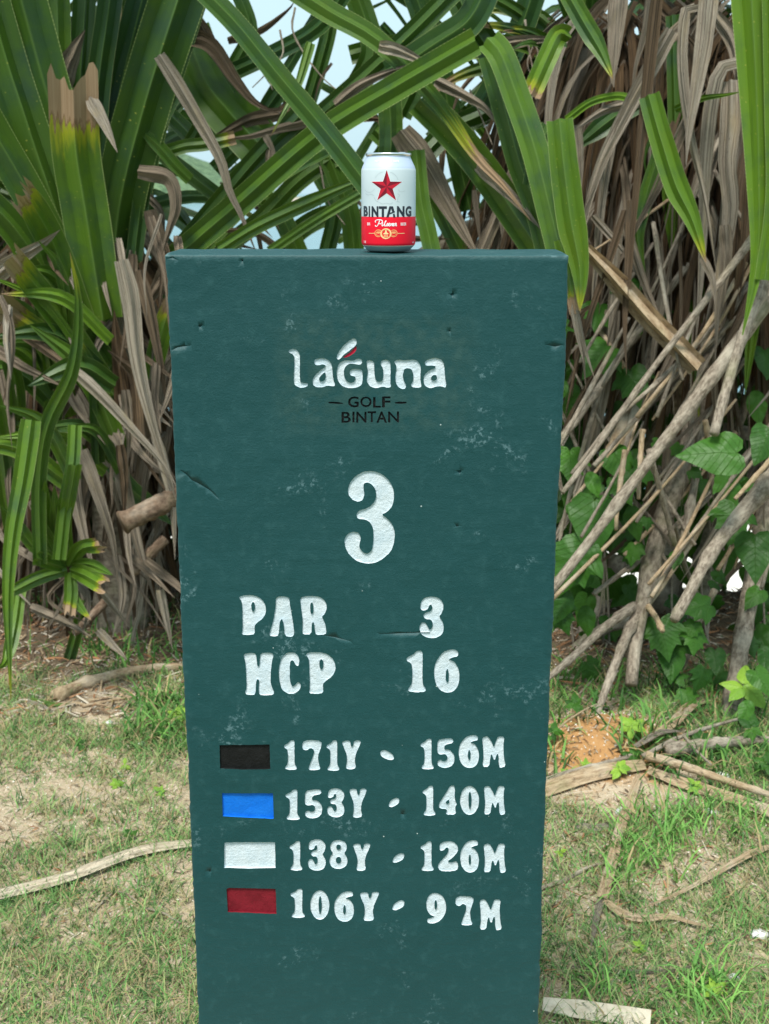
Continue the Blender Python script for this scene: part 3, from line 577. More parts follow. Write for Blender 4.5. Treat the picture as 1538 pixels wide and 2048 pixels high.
# ================================================================== the drinks can
def build_can():
    cp_ = at(777, 503, 1.535); cx, cy, z0 = cp_.x, 1.535, STONE_TOP + .0012; Rb = .0331
    root = thing('drinks_can', 'white and red aluminium beer can with a red star, standing on the stone', 'can', (cx, cy, z0))
    def lathe(name, prof, mat, n=72, parent=root):
        V = [(cx + r * math.cos(2 * math.pi * i / n), cy + r * math.sin(2 * math.pi * i / n), z0 + z) for r, z in prof for i in range(n)]
        Fc = [(j * n + i, j * n + (i + 1) % n, (j + 1) * n + (i + 1) % n, (j + 1) * n + i) for j in range(len(prof) - 1) for i in range(n)]
        return mobj(name, V, Fc, mat, parent)
    b = NB('printed_can'); tc = b.n('ShaderNodeTexCoord').outputs['Object']; sx = b.n('ShaderNodeSeparateXYZ'); b.l(tc, sx.inputs[0]); z = sx.outputs[2]
    n1 = b.noise(tc, 900, 3, .6); red = b.ramp(z, .04115, .04105); bot = b.ramp(z, .0064, .0063); line = b.math('MULTIPLY', b.ramp(z, .0073, .0072), b.math('SUBTRACT', 1, bot))
    shoulder = b.ramp(z, .0968, .0972)
    c = b.mix(shoulder, (.58, .65, .68), (.47, .55, .68)); c = b.mix(red, c, (.86, .006, .028)); c = b.mix(line, c, (.85, .60, .50)); c = b.mix(bot, c, (.62, .64, .65))
    b.color(c); met = b.math('MAXIMUM', bot, b.math('MULTIPLY', b.math('SUBTRACT', 1, red), .15)); b.setin(b.b.inputs['Metallic'], met); b.rough(.5); b.b.inputs['Specular IOR Level'].default_value = .3; b.bump(n1, .08, .0004)
    H = .1152
    body = lathe('body', [(.0235, .0022), (.0240, .0004), (.0252, 0), (.0264, .0008), (.0285, .0035), (.0318, .0068), (Rb - .0004, .0086), (Rb, .0105), (Rb, .04), (Rb, .075), (Rb, .0945), (Rb - .0004, .0968), (.0312, .1005), (.0283, .1065), (.0270, .1095), (.0264, .1112)], b.m)
    lid_m = plain('brushed_aluminium', (.78, .79, .80), .28, 1.0)
    rim = lathe('lid', [(.0264, .1112), (.0270, .1120), (.0276, .1128), (.0277, .1143), (.0270, .1152), (.0258, .1150), (.0253, .1130), (.0245, .1098), (.0235, .1094), (.0226, .1108), (.012, .1110), (.0005, .1110)], lid_m)
    # bent-up pull tab
    V, Fc = [], []; tx, ty, tz = cx + .008, cy + .002, z0 + .1118
    outl = [(.0125 * math.cos(t) * 1.0, .0075 * math.sin(t)) for t in np.linspace(0, 2 * math.pi, 25)[:-1]]; inn = [(.006 + .0045 * math.cos(t), .0042 * math.sin(t)) for t in np.linspace(0, 2 * math.pi, 25)[:-1]]
    for dz in (0, .0009):
        for lp in (outl, inn):
            for x, y in lp: V.append((tx + x, ty + y, tz + dz + (x + .012) * .20 - max(0, x - .006) * .18))
    for i in range(24):
        j = (i + 1) % 24; Fc += [(i, j, 24 + j, 24 + i), (48 + i, 72 + i, 72 + j, 48 + j), (i, 48 + i, 48 + j, j), (24 + i, 24 + j, 72 + j, 72 + i)]
    mobj('pull_tab', V, Fc, lid_m, rim)
    # print: zoomed-photo coordinates -> cylinder
    ZP = .0000763
    def wrap(x, y, lift=.00012):
        s = max(-.985, min(.985, (x - 737) / 412)); th = math.asin(s); r = Rb + lift; z = (1722 - y) * ZP
        if z > .0968: r = .0331 - (z - .0968) * .47 + lift
        return (cx + r * math.sin(th), cy - r * math.cos(th), z0 + z)
    ink = plain('navy_ink', (.012, .017, .030), .4); wh = plain('white_ink', (.85, .86, .88), .4); r1 = plain('red_foil_light', (.62, .012, .035), .3, .35); r2 = plain('red_foil_dark', (.22, .006, .02), .3, .35); gold = plain('gold_ink', (.85, .36, .14), .4); gold2 = plain('pale_gold_ink', (.90, .62, .30), .4); grey = plain('grey_ink', (.42, .47, .50), .4); pink = plain('pink_ink', (.85, .45, .50), .4)
    def fine(V, Fc, lim=26):
        V = [tuple(v) for v in V]; out = []; st = [tuple(f) for f in Fc]; mid = {}
        while st:
            f = st.pop()
            if len(f) > 3: st += [(f[0], f[i], f[i + 1]) for i in range(1, len(f) - 1)]; continue
            e = max(range(3), key=lambda i: abs(V[f[i]][0] - V[f[(i + 1) % 3]][0])); a_, b_, c_ = f[e], f[(e + 1) % 3], f[(e + 2) % 3]
            if abs(V[a_][0] - V[b_][0]) < lim: out.append(f); continue
            k = (min(a_, b_), max(a_, b_))
            if k not in mid: mid[k] = len(V); V.append(((V[a_][0] + V[b_][0]) / 2, (V[a_][1] + V[b_][1]) / 2))
            st += [(a_, mid[k], c_), (mid[k], b_, c_)]
        return V, out
    def flat(name, polys, mat, lift):
        V, Fc = [], []
        for lp in polys:
            V0 = [Vector((x, y, 0)) for x, y in lp]; t = geometry.tessellate_polygon([V0]); o = len(V); V += list(lp)
            for q in t:
                a_, b_, c_ = (lp[i] for i in q); cr = (b_[0] - a_[0]) * (c_[1] - a_[1]) - (b_[1] - a_[1]) * (c_[0] - a_[0])
                q = tuple(q) if cr < 0 else (q[0], q[2], q[1]); Fc.append(tuple(o + i for i in q))
        V, Fc = fine(V, Fc); V = [wrap(x, y, lift) for x, y in V]
        return mobj(name, V, Fc, mat, body, smooth=False)
    def text(name, ch, box, mat, bold, shear=0, lift=.00014):
        V, Fc, (x0, x1, y0, y1) = font_loops(ch, None, bold); vv = []
        for p in V:
            yy = (p[1] - y0) / (y1 - y0); X = box[0] + (p[0] - x0) / (x1 - x0) * (box[2] - box[0]) + shear * yy; Y = box[3] + (box[1] - box[3]) * yy; vv.append((X, Y))
        vv, Fc = fine(vv, Fc); vv = [wrap(x, y, lift) for x, y in vv]
        return mobj(name, vv, Fc, mat, body, smooth=False)
    for ch, bx in (('B',(362,1020,428,1180)),('I',(440,1020,460,1183)),('N',(483,1022,586,1186)),('T',(592,1022,712,1188)),('N',(860,1020,974,1186)),('G',(988,1020,1078,1184))): text('letter', ch, bx, ink, .05)
    for k, q in enumerate(([(703,1191),(748,1022),(785,1022),(738,1191)], [(765,1022),(802,1022),(824,1100),(790,1112)], [(722,1132),(826,1096),(832,1114),(716,1160)], [(800,1140),(824,1130),(840,1191),(806,1191)])): flat('letter', [q], ink, .00014 + .00002 * k)
    sp_ = []
    for k in range(10):
        r = 243 if k % 2 == 0 else 95; t = math.radians(k * 36); sp_.append((708 + r * math.sin(t) * .985, 728 - r * math.cos(t) * 1.04))
    c0 = (708, 728)
    flat('star', [[(708 + (x - 708) * 1.06, 728 + (y - 728) * 1.06) for x, y in sp_]], wh, .00008)
    flat('star', [[c0, sp_[k], sp_[(k + 1) % 10]] for k in range(0, 10, 2)], r1, .00016); flat('star', [[c0, sp_[k], sp_[(k + 1) % 10]] for k in range(1, 10, 2)], r2, .00016)
    def ribbon(lines, wd, mat, name, lift=.00016):
        V, Fc = [], []
        for ln in lines:
            P, _ = spline([Vector((x, y, 0)) for x, y in ln], max(6, len(ln) * 5)); o = len(V)
            for i, p in enumerate(P):
                t = (P[min(len(P) - 1, i + 1)] - P[max(0, i - 1)]).normalized(); nx, ny = -t.y, t.x; ww = wd * (1 + .35 * abs(ny - nx) - .2)
                V += [wrap(p.x + nx * ww, p.y + ny * ww, lift + .00002 * (i % 2)), wrap(p.x - nx * ww, p.y - ny * ww, lift + .00002 * (i % 2))]
            Fc += [(o + 2 * i, o + 2 * i + 1, o + 2 * i + 3, o + 2 * i + 2) for i in range(len(P) - 1)]
        return mobj(name, V, Fc, mat, body, smooth=False)
    ribbon([[(545,1270),(540,1245),(575,1228),(630,1232),(645,1255),(625,1285),(590,1288)], [(605,1238),(585,1290),(565,1325),(545,1325),(540,1310)], [(650,1268),(640,1310),(650,1322),(672,1295),(700,1245),(688,1250),(676,1310),(690,1322),(710,1300),(722,1280),(728,1300),(718,1322),(705,1318)],
            [(728,1318),(745,1305),(758,1285),(745,1280),(736,1300),(745,1322),(765,1310),(775,1284),(770,1320),(785,1288),(798,1286),(792,1318),(808,1308),(822,1288),(810,1283),(802,1302),(810,1322),(832,1306),(842,1278),(850,1290),(845,1318),(860,1318)]], 5.5, wh, 'script_lettering')
    for ch, x in (('B', 418), ('I', 436), ('R', 449)): text('letter', ch, (x, 1272, x + (14 if ch != 'I' else 7), 1316), wh, .03)
    for ch, x in (('B', 918), ('E', 941), ('E', 963), ('R', 985)): text('letter', ch, (x, 1272, x + 16, 1316), wh, .03)
    def ring(cx_, cy_, r, wd, mat, name='medallion', lift=.00016): return ribbon([[(cx_ + r * math.cos(t), cy_ + r * math.sin(t)) for t in np.linspace(0, 2 * math.pi, 15)]], wd, mat, name, lift)
    for x, r in ((585, 52), (812, 52)): ring(x, 1435, r, 5, gold); flat('medallion', [ell(x, 1425, 30, 16, 12)], gold, .0001); ring(x, 1435, r * .66, 2.5, gold)
    ring(697, 1440, 74, 7, gold2, lift=.0002); ring(697, 1440, 60, 3, gold); flat('medallion', [[(655,1438),(680,1425),(688,1390),(697,1375),(706,1390),(714,1425),(740,1438),(725,1452),(668,1452)]], gold2, .00018)
    for x in (668, 684, 700, 716): flat('medallion', [[(x,1462),(x+8,1462),(x+8,1490),(x,1490)]], gold2, .00018)
    ribbon([[(440,1438),(530,1436)], [(872,1437),(975,1436)]], 3.5, gold2, 'divider_line')
    ribbon([[(535,600),(560,560),(610,520),(650,505)], [(760,510),(800,525),(850,570),(875,620)]], 2, grey, 'ornament'); 
    ribbon([[(385,770),(410,800),(460,810),(500,790),(530,760)], [(390,830),(430,850),(480,840),(520,860)], [(880,770),(905,800),(950,800),(985,785)], [(870,830),(900,860),(860,900)], [(600,960),(640,985),(700,975),(760,985),(800,965)], [(520,880),(545,930),(590,960)], [(880,900),(860,940),(900,960)]], 2.0, grey, 'ornament')
    for i, ch in enumerate('QUALITY BEER'):
        if ch != ' ': text('letter', ch, (628 + i * 24, 326, 644 + i * 24, 356), wh, .03, lift=.0002)
    for i, ch in enumerate('WITH'): text('letter', ch, (505 + i * 26, 326, 522 + i * 26, 352), wh, .0, lift=.0002)
    for i, ch in enumerate('ml'): text('letter', ch, (364 + i * 18, 1555, 378 + i * 18, 1592), pink, .02)
    ring(1106, 1582, 9, 3, pink)
    # small dents: darker scuffs are left to the ink; press two shallow dimples into the body
    for v in body.data.vertices:
        th = math.atan2(v.co.y, v.co.x); zz = v.co.z
        d = .0004 * math.exp(-((th + 2.2) / .22) ** 2 - ((zz - .03) / .012) ** 2); rr = math.hypot(v.co.x, v.co.y)
        if rr > .02: v.co.x *= 1 - d / rr; v.co.y *= 1 - d / rr
build_can()

# ================================================================== pandanus plants
def G(plant, w, Y0, Y1, pts, tone=.3, dry=1.4, tip='point', **k):
    k.setdefault('base', 1.0 if tip == 'cut' else .9)
    return blade(plant, 'leaf', pxpath(pts, Y0, Y1), W(w, (Y0 + Y1) / 2), tone=tone, dry=dry, tip=tip, **k)
def D(plant, w, Y0, Y1, pts, tone=.6, tip='long', **k):
    k.setdefault('fold', random.uniform(.25, .5)); k.setdefault('wob', .12); k.setdefault('curl', random.uniform(-.3, .5))
    return blade(plant, 'dead_leaf', pxpath(pts, Y0, Y1), W(w, (Y0 + Y1) / 2), tone=tone, tip=tip, **k)
def arc(O, az, el, L, droop, n=6):
    """points of a strap leaf leaving O, bending down under its weight"""
    d = Vector((math.sin(az) * math.cos(el), math.cos(az) * math.cos(el), math.sin(el))); P = [Vector(O)]
    for i in range(n):
        d = (d + Vector((0, 0, -droop * (i + 1) / n / n * 2))).normalized(); P.append(P[-1] + d * L / n)
    return P
def crown(plant, O, n, L, w, els=(10, 85), azs=(0, 360), droop=1.0, tone=(.1, .5), yfront=None, cnt=None):
    made = 0
    for i in range(n):
        az = R(random.uniform(*azs)); el = R(random.uniform(*els)); P = arc(O, az, el, L * random.uniform(.75, 1.15), droop * random.uniform(.6, 1.3))
        if yfront and min(p.y for p in P) < yfront: continue
        if min(p.y for p in P) < 2.6: continue
        blade(plant, 'leaf', P, w * random.uniform(.8, 1.15), tone=random.uniform(*tone), dry=random.choice((1.4, 1.4, .9, .8)), n=14, roll=random.uniform(-.5, .5), twist=random.uniform(-.6, .6)); made += 1
    return made
def hang(p, L, lean, w, tone, rag=None, **k):
    P = [p]; d = Vector((lean[0], lean[1], .15)).normalized()
    for i in range(5):
        d = (d * .6 + Vector((lean[0] * .25 + random.uniform(-.12, .12), lean[1] * .2, -1)) * .75).normalized(); P.append(P[-1] + d * L / 5)
    return P
def skirt(plant, ax, ay, z0, z1, rad, n, L=(.3, .8), w=(.02, .06), tones=(.1, .9), azs=(90, 270), name='dead_leaf', stuff=0):
    geo = []
    for i in range(n + stuff):
        az = R(random.uniform(*azs)); z = random.uniform(z0, z1); r = rad * random.uniform(.2, 1); base = Vector((ax + math.sin(az) * r, ay + math.cos(az) * r + (.14 if i >= n else 0), z))
        P = hang(base, random.uniform(*L), (math.sin(az) * random.uniform(.1, 1.3) + random.uniform(-.5, .5), math.cos(az) * random.uniform(.1, .9)), 0, 0)
        lo = min(q.z for q in P)
        if lo < .01: P = [Vector((q.x, q.y, max(q.z, .012 + .01 * random.random()))) for q in P]
        ww = random.uniform(*w) * random.choice((1, 1, .5, .4, .25, .15))
        kw = dict(n=10, cols=5, roll=random.uniform(-1, 1), twist=random.uniform(-1.5, 1.5), fold=random.uniform(.2, .5), wob=.15, curl=random.uniform(-.4, .6), tip=random.choice(('long', 'point', 'rag')))
        if i < n: blade(plant, name, P, ww, tone=random.uniform(*tones), **kw)
        else: geo.append(blade_geo(P, ww, **kw))
    for q, tn in enumerate((.0, .0, .10, .60)):  # back layer mostly near-black: shade of the deep gaps put into its leaf colour
        if geo: V, Fc, UV = join_geo(geo[q::4]); o = mobj('dead_leaf_mass', V, Fc, M_DEAD, plant, uv=UV); o['tone'] = tn; o['kind'] = 'stuff'

# ---- left plant
gl0 = gp(170, 1290); A = thing('pandanus_plant', 'pandanus with a tall fan of strap leaves and shaggy dead skirt, left of the stone', 'pandanus', (-.92, 4.05, 0))
tube(A, 'trunk', [Vector((-.93, 4.12, -.1)), Vector((-.95, 4.15, .5)), Vector((-.88, 4.15, 1.0))], [.09, .075, .06], M_BARK, n=14, sides=12)
L = [ # w, Y0, Y1, pts, tone, dry, tip
 (100, 3.95, 3.75, [(222,590),(240,400),(300,170),(385,-90)], .22, 1.4, 'cut'), (62, 4.0, 3.95, [(250,520),(290,300),(350,100),(400,-60)], .12, 1.4, 'cut'),
 (92, 3.8, 3.7, [(205,640),(172,430),(152,300),(146,170)], .42, .83, 'rag'), (95, 3.95, 3.85, [(195,620),(140,360),(75,120),(20,-80)], .26, 1.4, 'cut'),
 (88, 3.92, 3.8, [(190,660),(110,420),(20,150),(-40,-60)], .30, 1.4, 'cut'), (70, 3.9, 3.7, [(200,700),(90,450),(-10,270),(-80,150)], .34, 1.4, 'cut'),
 (48, 4.05, 4.1, [(150,480),(128,300),(118,120),(112,-60)], .48, 1.4, 'cut'), (46, 4.1, 4.15, [(165,420),(158,200),(166,60),(172,-60)], .16, 1.4, 'cut'),
 (46, 4.1, 4.1, [(180,400),(196,180),(215,40),(228,-60)], .08, 1.4, 'cut'), (60, 4.15, 4.15, [(200,420),(232,220),(270,60),(300,-60)], .05, 1.4, 'cut'),
 (50, 4.2, 4.2, [(215,380),(262,180),(310,20),(330,-60)], .18, 1.4, 'cut'), (60, 3.85, 3.6, [(215,740),(120,590),(30,460),(-60,370)], .30, 1.4, 'cut'),
 (64, 3.78, 3.55, [(170,660),(110,500),(75,430),(48,392)], .45, .93, 'rag'), (58, 3.75, 3.5, [(225,790),(130,650),(60,560),(30,525)], .42, .9, 'rag'),
 (52, 3.78, 3.6, [(215,800),(120,700),(40,640),(5,610)], .46, .8, 'rag'), (46, 4.0, 3.9, [(225,800),(190,700),(160,600),(150,500)], .16, 1.4, 'cut'),
 (56, 3.95, 3.9, [(235,700),(215,600),(205,500),(200,380)], .24, 1.4, 'cut'), (44, 3.7, 3.6, [(240,900),(200,800),(150,720),(60,650)], .40, 1.4, 'point'),
 (34, 3.4, 3.3, [(80,1130),(78,960),(95,850),(145,740),(157,610),(140,505)], .27, .985, 'point'), (44, 3.9, 3.7, [(100,1140),(92,1000),(95,900),(110,800)], .18, 1.4, 'cut'),
 (46, 3.3, 3.15, [(62,840),(45,960),(25,1070),(16,1200),(22,1400)], .52, .99, 'long'), (30, 3.5, 3.4, [(150,850),(145,930),(130,1010),(118,1120)], .50, 1.4, 'cut'),
 (40, 3.8, 3.6, [(30,1080),(10,950),(-5,840),(-30,760)], .42, 1.4, 'cut'), (36, 3.9, 3.7, [(20,1000),(30,900),(35,800),(20,720)], .30, 1.4, 'cut'),
 (40, 4.0, 4.0, [(300,760),(315,700),(332,640),(350,600)], .50, .80, 'rag'), (36, 3.95, 3.9, [(225,930),(260,975),(300,1010),(345,1050)], .22, 1.4, 'point'),
 (26, 3.9, 3.85, [(380,360),(350,330),(315,290),(260,240)], .3, 1.4, 'point'), (30, 3.6, 3.4, [(40,1180),(28,1260),(12,1320),(-10,1340)], .55, 1.4, 'point'),
 (26, 3.8, 3.7, [(130,1350),(155,1260),(168,1200)], .30, 1.4, 'cut'),
]
for i, (w_, a_, b_, p_, t_, d_, tp) in enumerate(L): G(A, w_, a_, b_, p_, t_, d_, tp, n=22, roll=random.uniform(-.25, .25), twist=random.uniform(-.2, .2), seed=i, cols=13 if tp == 'rag' else 7)
for w_, a_, b_, p_, t_ in [(40, 3.6, 3.55, [(243,520),(262,600),(275,720),(300,830),(330,930),(352,1000)], .85), (28, 3.55, 3.5, [(145,740),(200,790),(265,860),(320,920),(360,985)], .75), (30, 3.7, 3.55, [(0,635),(50,670),(110,715),(170,760)], .15),
    (24, 3.6, 3.5, [(-20,690),(40,730),(90,755),(130,775)], .35), (60, 3.75, 3.7, [(255,870),(250,780),(235,690),(228,620)], .05), (52, 3.72, 3.68, [(290,880),(275,760),(240,720),(215,700)], .12),
    (40, 3.7, 3.6, [(-20,560),(30,520),(80,490),(120,460)], .9), (26, 3.9, 3.85, [(262,500),(240,620),(265,720),(260,800)], .6),
    (55, 3.75, 3.65, [(165,900),(180,860),(210,850),(235,880),(240,920)], .55), (40, 3.7, 3.6, [(150,880),(145,960),(165,1060),(190,1150)], .7), (30, 3.65, 3.6, [(165,900),(200,1000),(225,1080),(235,1160)], .65),
    (34, 3.8, 3.7, [(235,900),(255,1000),(280,1100),(310,1200)], .7), (24, 3.6, 3.6, [(240,890),(248,960),(248,1050)], .1), (22, 3.6, 3.6, [(250,780),(258,860),(255,930)], .5), (26, 3.7, 3.6, [(310,870),(330,940),(345,1010),(350,1120)], .8),
    (30, 3.8, 3.75, [(280,540),(300,620),(320,720),(335,820)], .2), (34, 3.85, 3.85, [(300,420),(315,470),(330,520),(318,620)], .25), (40, 3.9, 3.9, [(345,520),(325,560),(300,600),(290,640)], .3),
    (22, 3.5, 3.4, [(20,610),(15,680),(22,760)], .95), (16, 3.5, 3.4, [(0,590),(20,640),(25,700),(15,800),(25,900)], .45), (24, 3.8, 3.7, [(0,740),(20,850),(15,950),(25,1080)], .5), (26, 3.5, 3.4, [(60,1215),(140,1250),(185,1275)], .5),
    (18, 3.5, 3.5, [(205,1185),(235,1225),(258,1255)], .7), (20, 3.5, 3.4, [(195,1260),(235,1300),(255,1320)], .85), (22, 3.6, 3.6, [(320,1180),(335,1250),(345,1300)], .85), (60, 3.95, 3.95, [(118,200),(128,150),(150,100),(170,60)], .4), (30, 3.72, 3.6, [(180,195),(205,240),(235,305)], .8)]:
    D(A, w_, a_, b_, p_, t_, n=16, roll=random.uniform(-.4, .4))
tube(A, 'branch', [at(245,1045,3.55), at(300,1020,3.6), at(370,985,3.7)], [W(22, 3.6), W(20, 3.6), W(24, 3.7)], M_STUB, n=12, sides=14)
tube(A, 'branch', [at(265,1145,3.7), at(290,1118,3.75), at(330,1078,3.8)], [W(10, 3.7), W(12, 3.7)], M_STUB)
tube(A, 'branch', [at(150,1265,3.6), at(180,1235,3.7), at(215,1200,3.8)], [W(8, 3.7), W(10, 3.7)], M_STUB)
crown(A, (-1.0, 4.35, 1.35), 34, 1.1, .065, els=(25, 88), azs=(200, 420), tone=(.02, .3), yfront=3.9)
crown(A, (-1.25, 4.3, .9), 26, .9, .055, els=(0, 70), azs=(150, 400), tone=(.02, .35), yfront=3.8)
skirt(A, -1.12, 4.35, .45, 1.4, .30, 150, L=(.3, .75), w=(.018, .05), stuff=700, azs=(70, 290))
skirt(A, -.74, 4.15, .35, 1.15, .14, 55, L=(.3, .6), w=(.018, .045), azs=(90, 270))

for i in range(46):
    x = random.uniform(-20, 350); y = random.uniform(500, 1200); an = random.uniform(1.1, 2.5); ln = random.uniform(90, 260); Y = random.uniform(3.62, 3.85); dx, dy = math.cos(an) * ln / 2, -math.sin(an) * ln / 2
    D(A, random.uniform(6, 24), Y + .1, Y - .1, [(x + dx, y + dy), (x + random.uniform(-20, 20), y), (x - dx, y - dy)], random.uniform(.1, 1), n=12, cols=5)
for i in range(26):
    y0 = random.uniform(640, 980); x0 = random.uniform(90, 250); an = random.uniform(1.7, 3.0); ln = random.uniform(150, 330); Y = random.uniform(3.6, 3.95); x1, y1 = x0 + ln * math.cos(an), y0 - ln * math.sin(an)
    G(A, random.uniform(18, 44), Y, Y - .15, [(x0, y0), ((x0 + x1) / 2 + 14, (y0 + y1) / 2 - 24), (x1, y1 + 30)], random.uniform(.15, .6), random.choice((1.4, 1.4, .92)), 'point', n=16, roll=random.uniform(-.5, .5), twist=random.uniform(-.4, .4))
# ---- small rosette at its foot
Bp = thing('pandanus_offset', 'low rosette of short chewed green leaves at the foot of the left pandanus', 'pandanus', tuple(gp(140, 1300)))
for w_, p_, tp, dr in [(34, [(137,1132),(160,1098),(198,1090)], 'rag', .93), (38, [(140,1138),(170,1150),(204,1170)], 'rag', .93), (30, [(140,1145),(142,1185),(138,1222)], 'rag', .85), (34, [(134,1140),(80,1155),(30,1180),(-15,1205)], 'point', .85), (30, [(132,1135),(100,1125),(72,1115)], 'cut', 1.4), (30, [(130,1125),(100,1060),(60,1010)], 'point', 1.4), (34, [(135,1120),(105,1080),(92,1020),(90,960)], 'point', 1.4),
                    (30, [(140,1120),(130,1050),(138,1000),(150,930)], 'cut', 1.4), (26, [(128,1130),(70,1095),(30,1040),(0,1010)], 'point', 1.4), (24, [(142,1125),(185,1130),(225,1150)], 'point', 1.4), (28, [(120,1110),(112,1040),(108,970)], 'point', 1.4), (22, [(138,1150),(150,1200),(182,1240)], 'point', .9)]:
    blade(Bp, 'leaf', pxpath(p_, 3.5, 3.38), W(w_, 3.45), tone=random.uniform(.38, .52), dry=dr, tip=tp, n=14, cols=9, roll=random.uniform(-.3, .3))
for i in range(8): blade(Bp, 'dead_leaf', [at(135, 1150, 3.55), at(135 + random.uniform(-40, 60), 1200, 3.5), at(135 + random.uniform(-90, 110), 1270 + random.uniform(-20, 20), 3.45)], W(random.uniform(10, 20), 3.5), tone=random.uniform(.3, .9), tip='long', n=10, fold=.3, wob=.1)

# ---- plant behind the can
Cp = thing('pandanus_plant', 'pandanus with long crossing blue-green leaves arching behind the can, sky showing through', 'pandanus', (.1, 4.6, gh(.1, 4.6)))
tube(Cp, 'trunk', [Vector((.12, 4.75, -.1)), Vector((.16, 4.7, .5)), Vector((.10, 4.7, .95))], [.08, .07, .055], M_BARK)
tube(Cp, 'branch', [at(820,540,4.6), at(900,480,4.5), at(1010,430,4.5), at(1120,395,4.4)], [W(22,4.5), W(18,4.5), W(16,4.5)], M_BARK)
L = [
 (44, 3.5, 3.4, [(385,-40),(470,45),(560,155),(650,262),(760,405),(800,470)], .16, 1.4, 'cut'), (52, 3.9, 3.6, [(355,512),(480,405),(640,268),(800,170),(952,82)], .34, 1.4, 'cut'),
 (52, 3.62, 3.4, [(975,78),(1002,110),(1036,200),(1070,300),(1100,420),(1125,520)], .40, 1.4, 'cut'), (48, 3.7, 3.6, [(980,110),(1010,220),(1040,330),(1075,420),(1100,520)], .22, 1.4, 'cut'),
 (48, 3.8, 3.6, [(560,-40),(660,25),(760,85),(880,210),(950,310),(1010,375),(1060,440)], .30, .72, 'long'), (62, 3.75, 3.7, [(840,200),(900,260),(960,330),(1030,430),(1090,520)], .42, 1.4, 'cut'),
 (38, 4.0, 3.9, [(455,385),(560,300),(660,215),(745,140),(830,60),(920,-30)], .18, 1.4, 'cut'), (34, 4.2, 4.1, [(430,160),(560,100),(640,50),(700,-30)], .08, 1.4, 'cut'),
 (30, 3.7, 3.6, [(438,500),(510,455),(617,405),(722,360),(760,350)], .36, 1.4, 'point'), (20, 3.75, 3.7, [(538,503),(632,440),(725,385)], .34, 1.4, 'cut'),
 (40, 4.0, 3.95, [(350,512),(445,398),(520,310),(600,230)], .20, 1.4, 'cut'), (32, 3.95, 3.95, [(392,512),(470,428),(560,350),(680,285)], .28, 1.4, 'cut'),
 (36, 4.1, 4.1, [(425,512),(520,440),(600,360),(690,300)], .25, 1.4, 'cut'), (92, 4.1, 4.0, [(372,60),(410,160),(455,220),(520,290)], .36, 1.4, 'cut'),
 (32, 3.95, 3.9, [(350,180),(300,290),(280,420),(268,520)], .14, 1.4, 'cut'), (34, 4.3, 4.2, [(300,195),(350,240),(395,285)], .12, 1.4, 'cut'), (32, 4.3, 4.2, [(295,285),(360,335),(440,395)], .18, 1.4, 'cut'),
 (26, 3.9, 3.9, [(336,302),(372,292),(410,288),(470,275)], .34, .9, 'cut'), (20, 3.7, 3.6, [(622,85),(596,170),(570,220),(540,275)], .48, .93, 'long'), (46, 4.1, 4.1, [(778,190),(782,260),(780,320)], .26, 1.4, 'cut'),
 (34, 3.75, 3.7, [(832,300),(842,400),(855,460),(868,520)], .36, 1.4, 'cut'), (40, 4.1, 4.1, [(650,300),(672,350),(700,430),(710,520)], .30, 1.4, 'cut'), (34, 4.2, 4.2, [(640,350),(670,420),(650,520)], .22, 1.4, 'cut'),
 (60, 3.9, 3.9, [(980,-40),(940,40),(870,90),(780,150)], .10, 1.4, 'cut'), (54, 4.0, 3.95, [(905,-40),(935,30),(985,110),(1010,160)], .14, 1.4, 'cut'), (50, 4.2, 4.2, [(1075,-40),(1045,50),(1010,130),(960,220)], .06, 1.4, 'cut'),
 (48, 4.2, 4.2, [(700,-40),(730,40),(745,110),(700,200)], .22, 1.4, 'cut'), (30, 4.3, 4.3, [(650,-40),(660,40),(640,130),(600,260)], .16, 1.4, 'cut'), (30, 4.2, 4.2, [(470,-30),(500,60),(470,130),(380,290)], .22, 1.4, 'cut'),
 (36, 4.2, 4.2, [(750,260),(820,330),(880,420),(930,520)], .24, 1.4, 'cut'), (30, 4.0, 4.0, [(395,60),(450,130),(480,180)], .20, 1.4, 'cut'), (44, 4.3, 4.3, [(880,130),(900,230),(920,330),(940,420)], .12, 1.4, 'cut'),
 (46, 4.3, 4.3, [(820,-40),(850,60),(830,160),(800,230)], .18, 1.4, 'cut'), (42, 4.3, 4.2, [(1060,150),(980,220),(900,260),(830,330)], .16, 1.4, 'cut'), (36, 4.3, 4.3, [(900,110),(850,95),(780,90),(700,110)], .34, 1.4, 'cut'),
 (34, 4.3, 4.3, [(430,340),(470,300),(510,250),(560,180)], .10, 1.4, 'cut'), (40, 4.35, 4.35, [(560,512),(600,460),(660,430),(720,440)], .24, 1.4, 'cut'), (40, 4.3, 4.3, [(470,330),(510,380),(560,430),(600,512)], .34, 1.4, 'cut'),
]
for i, (w_, a_, b_, p_, t_, d_, tp) in enumerate(L): G(Cp, w_, a_, b_, p_, t_, d_, tp, n=24, roll=random.uniform(-.3, .3) if i > 3 else .15, twist=random.uniform(-.3, .3) if i > 3 else 0, seed=100 + i)
